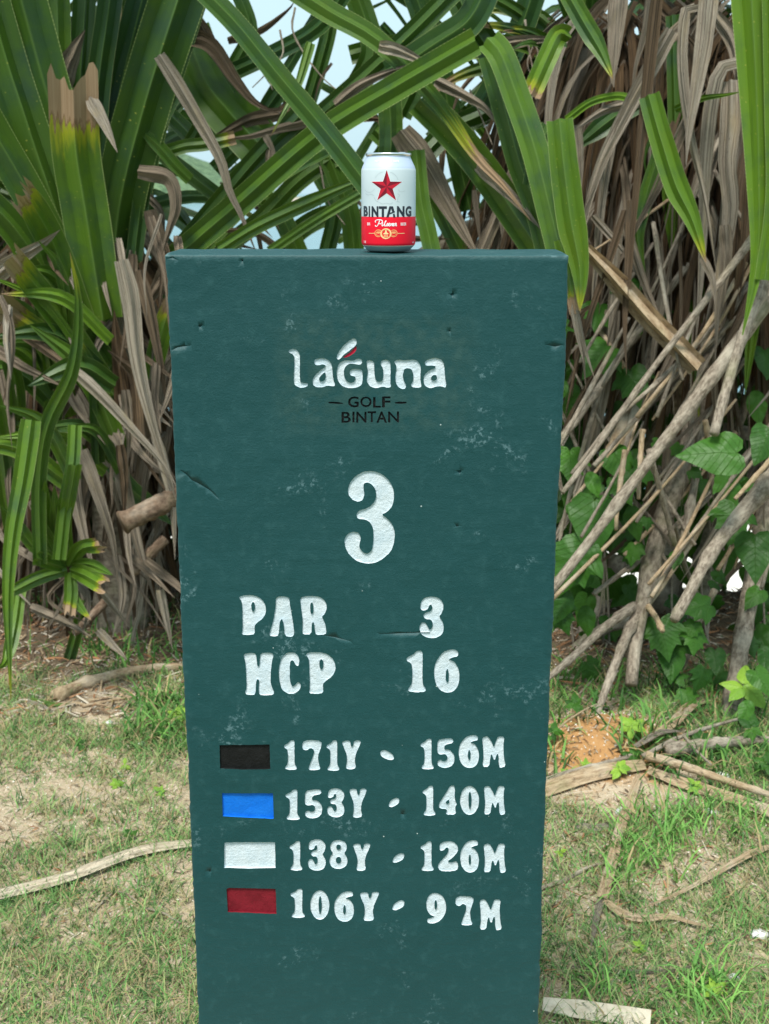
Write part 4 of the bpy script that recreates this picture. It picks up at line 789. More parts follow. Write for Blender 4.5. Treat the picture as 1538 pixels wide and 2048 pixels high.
for w_, a_, b_, p_, t_ in [(30, 3.75, 3.7, [(318,110),(350,160),(394,235),(440,318),(458,380),(482,430),(515,512)], .72), (34, 4.0, 3.9, [(360,70),(420,90),(470,160),(510,205),(560,228)], .15), (30, 4.0, 4.0, [(560,228),(500,240),(450,265),(400,290)], .2),
    (24, 3.95, 3.9, [(640,235),(560,255),(500,272),(440,278)], .35), (36, 3.8, 3.75, [(275,342),(338,357),(352,410),(338,460),(322,512)], .35), (60, 3.85, 3.75, [(800,262),(850,330),(890,400),(930,470),(960,520)], .45),
    (26, 3.7, 3.7, [(758,92),(800,102),(850,128),(870,150)], .85), (24, 3.75, 3.7, [(670,210),(720,170),(790,140),(850,125)], .45), (26, 3.8, 3.7, [(870,160),(920,185),(970,215),(1000,260)], .6), (14, 3.8, 3.7, [(850,170),(900,230),(930,280),(985,330)], .5),
    (30, 3.7, 3.6, [(955,330),(1000,370),(1040,410),(1085,462)], .85), (16, 3.9, 3.9, [(560,500),(520,470),(470,460),(380,470)], .2), (40, 4.2, 4.2, [(560,225),(640,228),(720,235),(780,240)], .05), (22, 4.2, 4.2, [(700,495),(720,430),(740,390)], .3),
    (16, 3.9, 3.9, [(540,300),(538,330),(545,365)], .5), (26, 4.0, 4.0, [(1000,90),(1060,80),(1120,78)], .5), (14, 3.9, 3.9, [(530,270),(545,300),(552,330)], .6), (20, 4.2, 4.2, [(455,80),(520,60),(575,20),(590,0)], .1), (26, 4.3, 4.3, [(940,420),(990,450),(1060,440)], .6),
    (30, 4.2, 4.2, [(690,470),(760,475),(900,478)], .1), (24, 4.2, 4.2, [(330,520),(360,490),(440,485),(520,500)], .2), (28, 4.0, 4.0, [(395,40),(440,120),(470,170),(505,195)], .1), (18, 4.0, 4.0, [(280,380),(320,420),(330,470)], .6), (26, 4.0, 4.0, [(262,340),(272,420),(290,520)], .4),
    (14, 4.1, 4.1, [(1010,380),(1020,440),(1025,510)], .5), (16, 4.0, 4.0, [(985,360),(1000,420),(1008,505)], .7), (12, 4.1, 4.1, [(948,380),(955,440),(962,500)], .6)]:
    D(Cp, w_, a_, b_, p_, t_, n=18, roll=random.uniform(-.3, .3))
for i in range(26):
    x = random.uniform(330, 1090); y = random.uniform(-60, 420); sl_ = random.choice((-1, 1)) * random.uniform(.5, 2.4); ln = random.uniform(160, 330); dx = ln / math.hypot(1, sl_)
    if x < 620 and y < 380 and random.random() < .85: continue
    G(Cp, random.uniform(12, 28), 4.35, 4.45, [(x - dx, y - dx * sl_ * .9), (x, y), (x + dx * .8, y + dx * sl_ + 30)], random.uniform(.02, .45), random.choice((1.4, 1.4, .8)), 'long', n=14, roll=random.uniform(-.8, .8), twist=random.uniform(-.5, .5))
for i in range(26):
    x = random.uniform(330, 1090); y = random.uniform(120, 460); ln = random.uniform(60, 170); an = random.uniform(-2.6, -.4)
    D(Cp, random.uniform(6, 16), 4.3, 4.25, [(x, y), (x + ln * .5 * math.cos(an), y - ln * .5 * math.sin(an) * 1.0), (x + ln * math.cos(an) * .8, y - ln * math.sin(an) + 20)], random.uniform(.1, .9), n=10, cols=5)
for p_ in ([(590,15),(585,60),(610,110),(650,160),(700,200)], [(1050,40),(1060,110),(1070,170),(1055,225)], [(1035,60),(1075,100),(1062,150),(1072,200)], [(495,100),(530,140),(545,180)], [(940,180),(965,240),(985,290)], [(560,60),(565,110),(530,150),(505,175)], [(640,330),(655,400),(690,450)], [(1075,75),(1055,130),(1085,180)]):
    tube(Cp, 'twig', pxpath(p_, 4.1, 4.0), [W(2.2, 4), W(1.0, 4)], M_BARK, sides=5)
skirt(Cp, .12, 4.75, .5, 1.2, .22, 60, L=(.3, .7), w=(.02, .05), azs=(60, 300), stuff=150)
crown(Cp, (.12, 4.9, 1.0), 24, .9, .055, els=(-10, 25), azs=(-100, 100), tone=(.05, .35))

# ---- right plant
Dp = thing('pandanus_plant', 'pandanus behind a curtain of grey hanging dead leaves, right of the stone', 'pandanus', (1.0, 4.1, 0))
L = [
 (56, 3.35, 3.3, [(1119,238),(1122,270),(1128,330),(1142,440),(1160,540),(1160,622)], .46, .985, 'point'), (34, 3.6, 3.55, [(1100,250),(1078,300),(1062,370)], .20, 1.4, 'cut'), (24, 3.4, 3.38, [(1118,480),(1138,560),(1150,620)], .75, .8, 'rag'),
 (46, 3.4, 3.3, [(1298,190),(1320,270),(1352,370),(1385,440),(1412,525)], .48, .95, 'point'), (78, 3.3, 3.2, [(1500,-60),(1512,150),(1518,350),(1515,520),(1485,670)], .62, 1.4, 'long'), (40, 3.25, 3.2, [(1545,-60),(1550,200),(1552,400),(1530,560)], .55, 1.4, 'cut'),
 (36, 3.6, 3.5, [(1120,-40),(1165,40),(1200,100),(1226,158)], .40, .96, 'point'), (38, 3.7, 3.6, [(1140,75),(1118,70),(1095,115),(1062,190)], .55, .92, 'cut'), (30, 3.9, 3.8, [(1345,30),(1350,200),(1352,340),(1345,520)], .34, 1.4, 'point'),
 (24, 3.9, 3.85, [(1382,420),(1392,520),(1398,600),(1396,700)], .40, 1.4, 'point'), (16, 3.6, 3.5, [(1132,240),(1180,205),(1230,192),(1260,196)], .58, 1.4, 'cut'), (16, 3.6, 3.5, [(1350,220),(1400,198),(1450,190),(1485,183)], .58, 1.4, 'long'),
 (40, 3.75, 3.7, [(1290,200),(1235,230),(1170,280),(1150,300)], .14, 1.4, 'point'), (30, 3.8, 3.7, [(1320,300),(1290,400),(1275,470),(1290,560)], .30, 1.4, 'point'), (22, 3.8, 3.8, [(1330,310),(1338,420),(1345,520)], .50, 1.4, 'point'),
 (34, 3.8, 3.8, [(1480,120),(1500,60),(1520,-40)], .45, 1.4, 'cut'), (30, 3.9, 3.9, [(1470,100),(1490,30),(1485,-40)], .40, 1.4, 'cut'), (44, 3.6, 3.55, [(1530,400),(1535,500),(1520,620)], .30, 1.4, 'point'), (10, 3.6, 3.6, [(1310,260),(1290,310),(1292,350)], .5, 1.4, 'long'),
 (22, 3.8, 3.7, [(1375,600),(1378,680),(1395,780),(1398,860)], .45, .9, 'long'), (30, 3.6, 3.6, [(1512,600),(1500,700),(1490,790)], .42, 1.4, 'long'),
]
for i, (w_, a_, b_, p_, t_, d_, tp) in enumerate(L): G(Dp, w_, a_, b_, p_, t_, d_, tp, n=22, roll=random.uniform(-.2, .2), twist=random.uniform(-.2, .2), seed=200 + i, cols=13 if tp == 'rag' else 7, fold=.3)
crown(Dp, (.66, 4.25, 1.86), 22, .55, .045, els=(0, 85), azs=(150, 330), tone=(.15, .5), yfront=3.75)
for w_, a_, b_, p_, t_ in [(42, 3.45, 3.35, [(1420,-40),(1408,80),(1392,180),(1378,260),(1372,330)], .8), (26, 3.5, 3.4, [(1395,10),(1370,20),(1362,120),(1378,260),(1410,400),(1432,540)], .8), (26, 3.42, 3.4, [(1318,-40),(1300,120),(1282,290),(1268,430),(1255,600)], .1),
    (34, 3.5, 3.45, [(1385,20),(1320,90),(1262,190),(1210,310),(1165,430)], .6), (34, 3.48, 3.45, [(1345,60),(1250,230),(1190,360),(1155,520)], .75), (34, 3.6, 3.6, [(1480,120),(1440,135),(1420,200),(1408,320),(1405,430),(1400,560),(1390,700)], .95), (46, 3.6, 3.5, [(1462,160),(1462,230),(1455,330),(1462,430),(1440,560),(1430,720)], .85),
    (30, 3.7, 3.6, [(1430,30),(1462,80),(1475,150),(1480,230)], .6), (40, 3.8, 3.7, [(1238,-20),(1230,80),(1225,150),(1228,175)], .55), (18, 3.5, 3.5, [(1300,-20),(1290,60),(1272,130),(1262,200)], .6), (18, 3.5, 3.5, [(1390,200),(1330,350),(1270,460),(1210,590)], .5),
    (22, 3.6, 3.6, [(1155,250),(1160,330),(1158,420)], .8), (18, 3.5, 3.4, [(1250,420),(1225,500),(1190,600),(1160,700),(1130,830)], .1), (20, 3.5, 3.4, [(1262,400),(1258,520),(1250,640),(1253,750)], .12), (18, 3.4, 3.35, [(1136,530),(1145,610),(1155,670),(1168,728)], .95), (13, 3.4, 3.35, [(1150,610),(1168,690),(1190,760)], .8),
    (14, 3.45, 3.4, [(1140,590),(1160,660),(1172,780)], .6), (18, 3.4, 3.35, [(1405,515),(1425,560),(1432,620)], .6), (24, 3.7, 3.6, [(1128,720),(1150,640),(1200,600)], .15), (20, 3.6, 3.5, [(1130,860),(1165,790),(1215,700)], .1), (40, 3.75, 3.7, [(1225,620),(1215,700),(1205,800),(1190,900)], .65),
    (30, 3.7, 3.6, [(1440,800),(1420,880),(1422,950),(1428,1010)], .4), (26, 3.6, 3.5, [(1290,200),(1210,220),(1150,260)], .7), (22, 3.8, 3.7, [(1480,30),(1500,90),(1505,150)], .3), (28, 3.5, 3.5, [(1450,450),(1452,520),(1440,640)], .6), (22, 3.6, 3.6, [(1480,500),(1462,620),(1445,720)], .05), (26, 3.6, 3.6, [(1500,350),(1490,480),(1478,600)], .1),
    (22, 3.7, 3.6, [(1330,560),(1310,680),(1300,760)], .6), (28, 3.7, 3.6, [(1340,850),(1330,960),(1350,1060)], .5), (20, 3.6, 3.6, [(1425,700),(1430,800),(1432,880)], .4)]:
    D(Dp, w_, a_, b_, p_, t_, n=18, roll=random.uniform(-.3, .3))
blade(Dp, 'dead_leaf', pxpath([(1172,498),(1230,560),(1300,640),(1350,690),(1395,738)], 3.45, 3.4), W(46, 3.4), tone=.45, tip='cut', n=18, fold=.9, curl=.5, wob=.05, base=.55, mat=M_TAN)
for w0, w1, Y0, Y1, p_, m in [(20, 30, 3.1, 3.5, [(1095,1190),(1180,1080),(1300,920),(1420,760),(1560,570)], M_BARK), (10, 16, 3.2, 3.5, [(1125,985),(1190,900),(1300,745),(1420,590),(1510,470)], M_BARK), (14, 16, 3.4, 3.8, [(1100,900),(1160,830),(1270,670),(1375,530)], M_BARK),
    (20, 24, 3.15, 3.4, [(1428,868),(1452,780),(1490,660),(1550,520)], M_BARK), (20, 42, 3.0, 3.3, [(1348,1240),(1392,1160),(1440,1080),(1560,940)], M_BARK), (26, 66, 3.35, 3.9, [(1262,1370),(1275,1260),(1310,1100),(1355,950),(1395,800),(1420,640)], M_BARK),
    (14, 22, 3.15, 3.5, [(1085,1365),(1150,1310),(1215,1250),(1270,1212)], M_BARK), (16, 24, 3.2, 3.5, [(1193,1430),(1215,1370),(1245,1290),(1282,1215)], M_BARK), (11, 14, 3.3, 3.5, [(1325,1262),(1312,1235),(1292,1208)], M_TAN), (30, 60, 3.3, 3.9, [(1455,1480),(1475,1340),(1498,1200),(1530,1050),(1570,900)], M_BARK),
    (20, 24, 3.6, 3.9, [(1230,950),(1270,830),(1305,690),(1360,540)], M_BARK), (16, 20, 3.5, 3.8, [(1362,1100),(1385,990),(1402,870),(1412,760)], M_BARK), (34, 30, 3.6, 3.9, [(1222,910),(1245,860),(1270,800),(1290,740)], M_TAN), (12, 12, 3.4, 3.5, [(1298,900),(1320,980),(1350,1090)], M_BARK),
    (14, 10, 3.6, 3.7, [(1430,1180),(1400,1240),(1370,1320),(1310,1420)], M_BARK), (10, 10, 3.6, 3.8, [(1350,1050),(1370,1130),(1400,1200)], M_BARK), (8, 12, 3.05, 3.1, [(1470,998),(1500,965),(1550,910)], M_TAN), (8, 12, 3.3, 3.4, [(1232,1060),(1236,1000),(1250,900)], M_TAN), (8, 12, 3.3, 3.4, [(1277,998),(1280,930),(1285,860)], M_TAN),
    (12, 14, 3.5, 3.5, [(1410,840),(1420,880),(1432,900)], M_TAN), (50, 60, 4.2, 4.3, [(1350,1330),(1400,1180),(1450,1000),(1480,850)], M_BARK), (30, 36, 4.0, 4.2, [(1150,1300),(1200,1200),(1240,1120)], M_BARK), (20, 24, 3.9, 3.9, [(1130,1310),(1200,1262),(1270,1240)], M_BARK), (8, 10, 3.5, 3.6, [(1105,1170),(1125,1050),(1165,900),(1200,780)], M_BARK),
    (16, 20, 3.9, 4.0, [(1330,700),(1355,620),(1385,540),(1440,430)], M_BARK), (18, 20, 4.0, 4.1, [(1460,900),(1500,790),(1560,690)], M_BARK), (14, 16, 4.0, 4.1, [(1290,900),(1340,790),(1380,690),(1400,600)], M_BARK), (13, 15, 3.9, 4.0, [(1180,800),(1240,700),(1300,600),(1350,500)], M_BARK)]:
    tube(Dp, 'prop_root' if w0 > 14 else 'stem', pxpath(p_, Y0, Y1), [W(w0, Y0) / 2, W((w0 + w1) / 2, Y0) / 2, W(w1, Y1) / 2], m, n=20, sides=10, bump=.06)
for i in range(60):
    x = random.uniform(1100, 1560); y = random.uniform(380, 1120); an = random.choice((random.uniform(.75, 1.35), random.uniform(.6, 1.2), random.uniform(1.7, 2.2))); ln = random.uniform(120, 380); Y = random.uniform(3.5, 4.0)
    dx, dy = math.cos(an) * ln / 2, -math.sin(an) * ln / 2
    if random.random() < .45: tube(Dp, 'stem', pxpath([(x - dx, y - dy), (x + random.uniform(-8, 8), y), (x + dx, y + dy)], Y - .1, Y + .1), [W(random.uniform(2, 6), Y), W(random.uniform(2, 5), Y)], random.choice((M_BARK, M_BARK, M_TAN)), sides=7, n=10)
    else: D(Dp, random.uniform(8, 24), Y + .1, Y - .1, [(x + dx, y + dy), (x + random.uniform(-20, 20), y), (x - dx, y - dy)], random.uniform(.1, 1), n=12, cols=5)
tube(Dp, 'trunk', [Vector((1.02, 4.3, -.1)), Vector((1.05, 4.35, .8)), Vector((.98, 4.3, 1.5)), Vector((1.0, 4.3, 1.9))], [.07, .075, .08, .07], M_BARK)
skirt(Dp, .78, 4.12, 1.35, 2.1, .24, 95, L=(.4, .85), w=(.015, .045), azs=(60, 300), stuff=800, tones=(.1, .85))
skirt(Dp, 1.12, 3.98, 1.3, 2.1, .2, 70, L=(.5, .95), w=(.018, .05), azs=(60, 300), stuff=520, tones=(.1, .95))

crown(Dp, (.95, 3.95, 2.55), 60, .95, .06, els=(-5, 60), azs=(0, 360), droop=.6, tone=(.1, .5), yfront=3.1)
crown(A, (-1.05, 3.95, 2.45), 55, .95, .065, els=(0, 60), azs=(0, 360), droop=.5, tone=(.05, .4), yfront=3.1)
crown(Cp, (.05, 4.3, 2.75), 40, .95, .06, els=(5, 60), azs=(0, 360), droop=.4, tone=(.05, .4), yfront=3.2)
for i in range(20):
    x0 = random.uniform(1095, 1330); y0 = random.uniform(760, 1260); ln = random.uniform(260, 560); an = random.uniform(.75, 1.15); Y = random.uniform(3.3, 3.6); x1, y1 = x0 + ln * math.cos(an), y0 - ln * math.sin(an)
    tube(Dp, 'stem', pxpath([(x0, y0), ((x0 + x1) / 2 + random.uniform(-14, 14), (y0 + y1) / 2 + random.uniform(-10, 10)), (x1, y1)], Y, Y + .25), [W(random.uniform(2, 5), Y), W(random.uniform(3, 6), Y), W(random.uniform(2, 6), Y)], random.choice((M_BARK, M_BARK, M_BARK, M_TAN)), sides=7, n=16, bump=.07)

# ---- broadleaf climber among the roots
HALF = [(0,0),(.08,-.09),(.26,-.15),(.40,-.04),(.43,.10),(.55,.22),(.64,.42),(.50,.41),(.39,.44),(.38,.56),(.41,.74),(.28,.70),(.16,.84),(0,1.14)]
OVAL = [(0,0),(.10,.03),(.22,.15),(.29,.32),(.28,.5),(.21,.7),(.1,.88),(0,1.05)]
HEART = [(0,0),(.10,-.10),(.26,-.12),(.38,.0),(.43,.18),(.38,.40),(.27,.62),(.14,.84),(0,1.08)]
def broad_geo(p, size, ang, half, tilt=.5, yaw=0, cup=.12):
    out = half + [(-x, y) for x, y in half[::-1][1:-1]]; n0 = len(out); rim = []
    for i in range(n0):
        a_, b_ = out[i], out[(i + 1) % n0]; rim += [a_, ((a_[0] + b_[0]) / 2, (a_[1] + b_[1]) / 2)]
    inn = [(x * .55, y * .55 + .14) for x, y in rim]; pts2 = rim + inn + [(0, .3)]; V = []; n = len(rim)
    ca, sa = math.cos(ang), math.sin(ang); ct, st_ = math.cos(tilt), math.sin(tilt); cy_, sy_ = math.cos(yaw), math.sin(yaw); ph = random.uniform(0, 30)
    for i, (x, y) in enumerate(pts2):
        z = -cup * (y - .3) ** 2 - cup * .9 * abs(x) + .05 * noise.noise(Vector((x * 4 + ph, y * 4, 0))) * 1.6 + (.02 if i >= n else 0)
        # in-plane rotation (image plane), tilt back, yaw
        X, Y = x * ca - y * sa, x * sa + y * ca; Yv = Y * ct - z * st_; Dp_ = -(Y * st_ + z * ct); X2 = X * cy_ + Dp_ * sy_; D2 = -X * sy_ + Dp_ * cy_
        V.append(Vector((p.x + X2 * size, p.y + D2 * size, p.z + Yv * size)))
    Fc = [(i, (i + 1) % n, n + (i + 1) % n, n + i) for i in range(n)] + [(n + i, n + (i + 1) % n, 2 * n) for i in range(n)]
    return V, Fc, [(x, y) for x, y in pts2]
def broad(parent, p, size, ang, half=HALF, mat=None, **k):
    V, Fc, UV = broad_geo(p, size, ang, half, **k); return mobj('leaf', V, Fc, mat or M_BROAD, parent, uv=UV)
Vn = thing('climbing_vine', 'dark green lobed broadleaf climber threading through the roots right of the stone', 'vine', (.95, 3.6, 0))
for (x, y, s, a_, Y) in [(1190,1000,135,175,3.55),(1165,1090,120,160,3.5),(1225,900,95,200,3.7),(1140,900,80,170,3.7),(1215,690,95,140,3.8),(1260,740,80,200,3.8),(1200,610,75,150,3.9),(1250,560,70,190,3.9),(1300,620,80,210,3.9),(1475,905,130,95,3.25),(1540,860,90,150,3.3),(1470,1010,90,170,3.5),(1510,1070,110,185,3.4),(1450,950,70,200,3.6),(1320,1240,90,195,3.6),(1345,1300,80,170,3.6),(1140,1180,90,150,3.5),(1170,1210,75,190,3.55),(1115,1210,70,200,3.5),(1260,1010,85,190,3.7),(1270,1090,60,170,3.8),(1520,1180,60,150,3.7),(1420,1210,70,100,3.6),(1390,1260,60,160,3.6),(1530,1290,70,170,3.5),(1510,1340,70,200,3.4),(1500,1400,70,150,3.3),(1430,1300,60,180,3.6),(1410,1340,55,150,3.5),(1370,1380,50,190,3.5),(1530,700,70,170,3.8),(1510,780,80,190,3.8),(1120,640,60,170,3.8),(1130,760,60,160,3.8),(1240,800,70,170,3.9)]:
    Y -= .12; broad(Vn, at(x, y, Y), W(s * .9, Y), R(a_), half=random.choice((HALF, HEART, OVAL, HALF)), tilt=random.uniform(-.85, -.25), yaw=random.uniform(-.4, .4))
for i in range(55):
    x = random.uniform(1100, 1560); y = random.uniform(880, 1380); Y = random.uniform(3.45, 3.8)
    broad(Vn, at(x, y, Y), W(random.uniform(22, 62), Y), R(random.uniform(110, 250)), half=random.choice((OVAL, HEART, HALF)), tilt=random.uniform(-1.0, -.3), yaw=random.uniform(-.7, .7))
for i in range(300):
    x = random.uniform(1090, 1600); y = random.uniform(540, 1400); Y = random.uniform(3.9, 4.7)
    if 1290 < x < 1350 and 1060 < y < 1220: continue
    if 1405 < x < 1440 and 1140 < y < 1190: continue
    broad(Vn, at(x, y, Y), W(random.uniform(28, 85), Y), R(random.uniform(110, 250)), half=random.choice((HALF, HEART)), tilt=random.uniform(-.8, .6), yaw=random.uniform(-.8, .8))
for i in range(10):
    x = random.uniform(1120, 1540); tube(Vn, 'stem', pxpath([(x, 1400), (x + random.uniform(-40, 40), 1150), (x + random.uniform(-60, 60), 900), (x + random.uniform(-80, 80), 600)], 3.9, 4.1), [.004, .003], M_BARK, sides=6)

# ---- far thicket filling in behind (leaves of one hedge, nobody could count them)
def thicket():
    geo = []
    for i in range(1900):
        side = random.random()
        if side < .42: x = random.uniform(-2.6, -.95); zt = 2.3
        elif side < .84: x = random.uniform(.72, 2.6); zt = 2.5
        else: x = random.uniform(-.9, .75); zt = .95
        Y = random.uniform(4.7, 5.3); z = random.uniform(.0, zt)
        if 1.08 < x < 1.15 and z < .18: continue
        az = R(random.uniform(90, 270)); P = arc((x, Y, z), az, R(random.uniform(-20, 80)), random.uniform(.3, .8), 1.2, 5)
        if zt < 1 and max(p.z for p in P) > 1.22: continue
        geo.append(blade_geo(P, random.uniform(.03, .065), n=8, cols=5, roll=random.uniform(-1, 1), twist=random.uniform(-1, 1)))
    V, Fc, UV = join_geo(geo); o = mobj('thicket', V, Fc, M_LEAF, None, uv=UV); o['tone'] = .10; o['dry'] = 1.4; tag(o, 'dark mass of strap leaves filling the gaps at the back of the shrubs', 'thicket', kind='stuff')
thicket()

# ================================================================== ground debris, each piece a thing
M_SHELL = mat_paint('white_stone', (.68, .66, .62), (.50, .50, .48), .8, 1.0)
M_STRAW = mat_bark('bleached_straw', (.30, .25, .18), (.66, .58, .44))
def debris(kind, label, cat, w_, pts, tone=.6, tip='long', fold=.5, mat=None, lift=.006, r=None, group=None):
    P = [gp(p[0], p[1], lift + (p[2] if len(p) > 2 else 0)) for p in pts]; Y = sum(p.y for p in P) / len(P); wd = w_ * math.hypot(Y, 1.5) / F
    if kind == 'tube': V, Fc, UV = tube_geo(P, [wd / 2, wd / 2 * .9, wd / 2 * .6], n=18, sides=8, bump=.08); m = mat or M_BARK
    else:
        V, Fc, UV = blade_geo(P, wd, n=18, tip=tip, fold=fold * .45, wob=.05, roll=random.uniform(-.3, .3), curl=random.uniform(-.2, .3), base=.7, vdir=(0, .5, -1)); m = mat or (M_DEAD if tone > .65 else M_TAN)
        zs = [gh(v.x, v.y) + .002 for v in V]; V = [Vector((v.x, v.y, max(v.z, z))) for v, z in zip(V, zs)]
    o = mobj('fallen_branch' if kind == 'tube' else 'fallen_leaf', V, Fc, m, None, uv=UV); o['tone'] = tone; o['dry'] = 1.4; tag(o, label, cat, group); return o
T = 'tube'; Bl = 'blade'
debris(T, 'thick brown curved frond stalk lying on sand at the foot of the left pandanus', 'fallen branch', 26, [(112,1402),(160,1378),(230,1358),(300,1345),(385,1340)], mat=M_TAN, lift=.012)
debris(T, 'thin straight pale stick just below the thick brown stalk, left of the stone', 'stick', 6, [(165,1416),(260,1398),(385,1378)], mat=M_TAN)
debris(Bl, 'long pale split dead leaf crossing the grass to the left edge', 'dead leaf', 21, [(395,1700),(280,1718),(120,1775),(-30,1812)], .95, 'cut', 1.1, lift=.02, mat=M_STRAW)
debris(T, 'short thin grey twig near the left edge of the stone base', 'stick', 5, [(288,1822),(320,1828),(345,1842),(362,1852)])
debris(T, 'very thin brown twig bent over grass in the left lawn', 'stick', 4, [(190,1824),(215,1800),(235,1788),(262,1798),(290,1822)])
debris(T, 'thin pale twig above the long split dead leaf on the left', 'stick', 4, [(165,1716),(200,1705),(260,1680)], mat=M_TAN)
debris(Bl, 'curled tan leaf scrap on the bare sand patch at left', 'dead leaf', 16, [(138,1410),(122,1425),(108,1442),(95,1450)], .5, 'point')
debris(Bl, 'pale flat leaf strip beside the brown stalk at left', 'dead leaf', 12, [(55,1405),(85,1418),(110,1430)], .8, 'point')
debris(Bl, 'green fallen leaf with an upturned tip at the left sand patch', 'leaf', 14, [(60,1402),(100,1412),(140,1412)], .4, 'point', mat=M_LEAF)
debris(T, 'thin stick in the bottom left corner', 'stick', 6, [(0,2046),(35,2030),(75,2020)], mat=M_TAN)
debris(Bl, 'broad grey-tan leaf sheath lying right of the stone below the orange soil', 'dead leaf', 30, [(1290,1540),(1240,1548),(1180,1562),(1120,1582),(1075,1598)], .55, 'cut', .5, lift=.02)
debris(T, 'dark grey split branch above the broad sheath, pointing at the stone', 'fallen branch', 13, [(1082,1578),(1140,1558),(1200,1535),(1282,1516)], lift=.02)
debris(T, 'reddish brown leaf stalk running to the right edge', 'fallen branch', 18, [(1290,1540),(1360,1562),(1440,1590),(1555,1628)], mat=M_TAN, lift=.045)
debris(Bl, 'speckled tan leaf sheath under the reddish stalk at right', 'dead leaf', 30, [(1295,1552),(1370,1580),(1450,1605),(1550,1640)], .5, 'cut', .4, lift=.02)
debris(Bl, 'narrow rust brown leaf standing down the grass right of the stone', 'dead leaf', 20, [(1278,1562),(1262,1610),(1240,1670),(1228,1720),(1215,1770),(1203,1810)], .12, 'cut', .7, lift=.02)
debris(Bl, 'split pale tail of a dead leaf ending in grass right of the stone', 'dead leaf', 17, [(1204,1800),(1192,1850),(1180,1915)], .7, 'long', .5, lift=.015)
debris(Bl, 'curling grey leaf sweeping right from the rust brown leaf', 'dead leaf', 20, [(1208,1812),(1240,1835),(1280,1848),(1340,1845),(1400,1862),(1450,1868)], .6, 'long', .6, lift=.015)
debris(Bl, 'long tan leaf strip slanting up to the right edge', 'dead leaf', 14, [(1550,1705),(1500,1722),(1430,1762),(1350,1805),(1262,1840)], .5, 'long', .6, lift=.02)
debris(T, 'grey twig reaching from the stone to the rust brown leaf', 'stick', 9, [(1080,1782),(1130,1765),(1180,1738),(1225,1730)])
debris(Bl, 'pale bleached leaf fragment near the stone edge at right', 'dead leaf', 18, [(1150,1655),(1200,1660),(1245,1650),(1285,1640)], .9, 'cut', .3)
debris(T, 'thin straight tan stick leaning in the right lawn', 'stick', 6, [(1446,1755),(1465,1800),(1495,1880)], mat=M_TAN)
debris(Bl, 'tan strip of leaf low in the right lawn', 'dead leaf', 11, [(1290,1920),(1350,1895),(1410,1870),(1460,1855)], .6, 'long')
debris(Bl, 'narrow grey leaf lying in the grass near the bottom right', 'dead leaf', 9, [(1140,1940),(1250,1948),(1350,1945),(1400,1930),(1450,1890),(1490,1870)], .75, 'long')
debris(Bl, 'short tan stick-like leaf above the pale slab of bark at bottom', 'dead leaf', 9, [(1205,2008),(1240,1985),(1300,1965)], .6, 'long')
debris(Bl, 'wide pale slab of bark at the foot of the stone, bottom edge', 'bark', 36, [(1085,2026),(1150,2036),(1220,2046),(1300,2058)], .95, 'cut', .2, lift=.02, mat=mat_paint('pale_bark', (.58, .52, .40), (.44, .38, .28), .85, 1))
debris(T, 'thin branch lying across the grass under the right roots', 'fallen branch', 9, [(1285,1538),(1350,1505),(1420,1480),(1495,1458)], lift=.04)
debris(T, 'mossy grey log among weeds at the right edge', 'log', 26, [(1330,1520),(1400,1512),(1480,1502),(1560,1500)], lift=.03)
debris(T, 'slim stick crossing the mossy log', 'stick', 6, [(1365,1505),(1390,1535),(1420,1565)], lift=.05)
debris(Bl, 'ragged dark leaf heap strip behind the reddish stalk', 'dead leaf', 24, [(1290,1500),(1340,1470),(1380,1430),(1400,1420)], .3, 'rag', .5, lift=.03)
debris(Bl, 'pale flat leaf curl under the roots at right', 'dead leaf', 16, [(1270,1515),(1320,1492),(1365,1490)], .7, 'point', .5, lift=.04)
debris(Bl, 'dull brown leaf right of the white chip under the reddish stalk', 'dead leaf', 16, [(1390,1620),(1430,1650),(1480,1670)], .3, 'point', .5)
debris(T, 'red-brown thin vine trailing from the orange soil to the stone', 'stick', 4, [(1090,1500),(1130,1465),(1170,1440),(1195,1432)], mat=M_TAN, lift=.03)
def pebble(px, py, rx, ry, label, mat=None, cat='stone'):
    p = gp(px, py); s = p.length / F; V, Fc = [], []; n, m = 10, 6; ph = random.uniform(0, 50)
    for j in range(m + 1):
        for i in range(n):
            t = 2 * math.pi * i / n; f = math.pi * j / m; d = Vector((math.cos(t) * math.sin(f), math.sin(t) * math.sin(f), math.cos(f))); k = 1 + .45 * noise.noise(d * 1.6 + Vector((ph, 0, 0)))
            V.append(p + Vector((d.x * rx * s * k, d.y * rx * s * k * .8, d.z * ry * s * k + ry * s * .4)))
    Fc = [(j * n + i, (j + 1) * n + i, (j + 1) * n + (i + 1) % n, j * n + (i + 1) % n) for j in range(m) for i in range(n)]
    o = mobj('stone', V, Fc, mat or M_SHELL, None); tag(o, label, cat)
pebble(1240, 1628, 11, 12, 'small white stone beside the rust brown leaf'); pebble(1518, 1872, 20, 9, 'white stone chip in the grass at the right edge'); pebble(1468, 1958, 13, 8, 'white stone near the bottom right corner'); pebble(1445, 1555, 15, 9, 'speckled grey stone among weeds under the log')
pebble(1420, 1628, 20, 8, 'angular white chip under the reddish stalk'); pebble(218, 1448, 8, 5, 'tiny pale stone on the sand patch at left'); pebble(285, 1490, 9, 5, 'small white flat stone left of the teal slab'); pebble(1385, 1985, 10, 6, 'half-buried pale stone in the lower right grass')

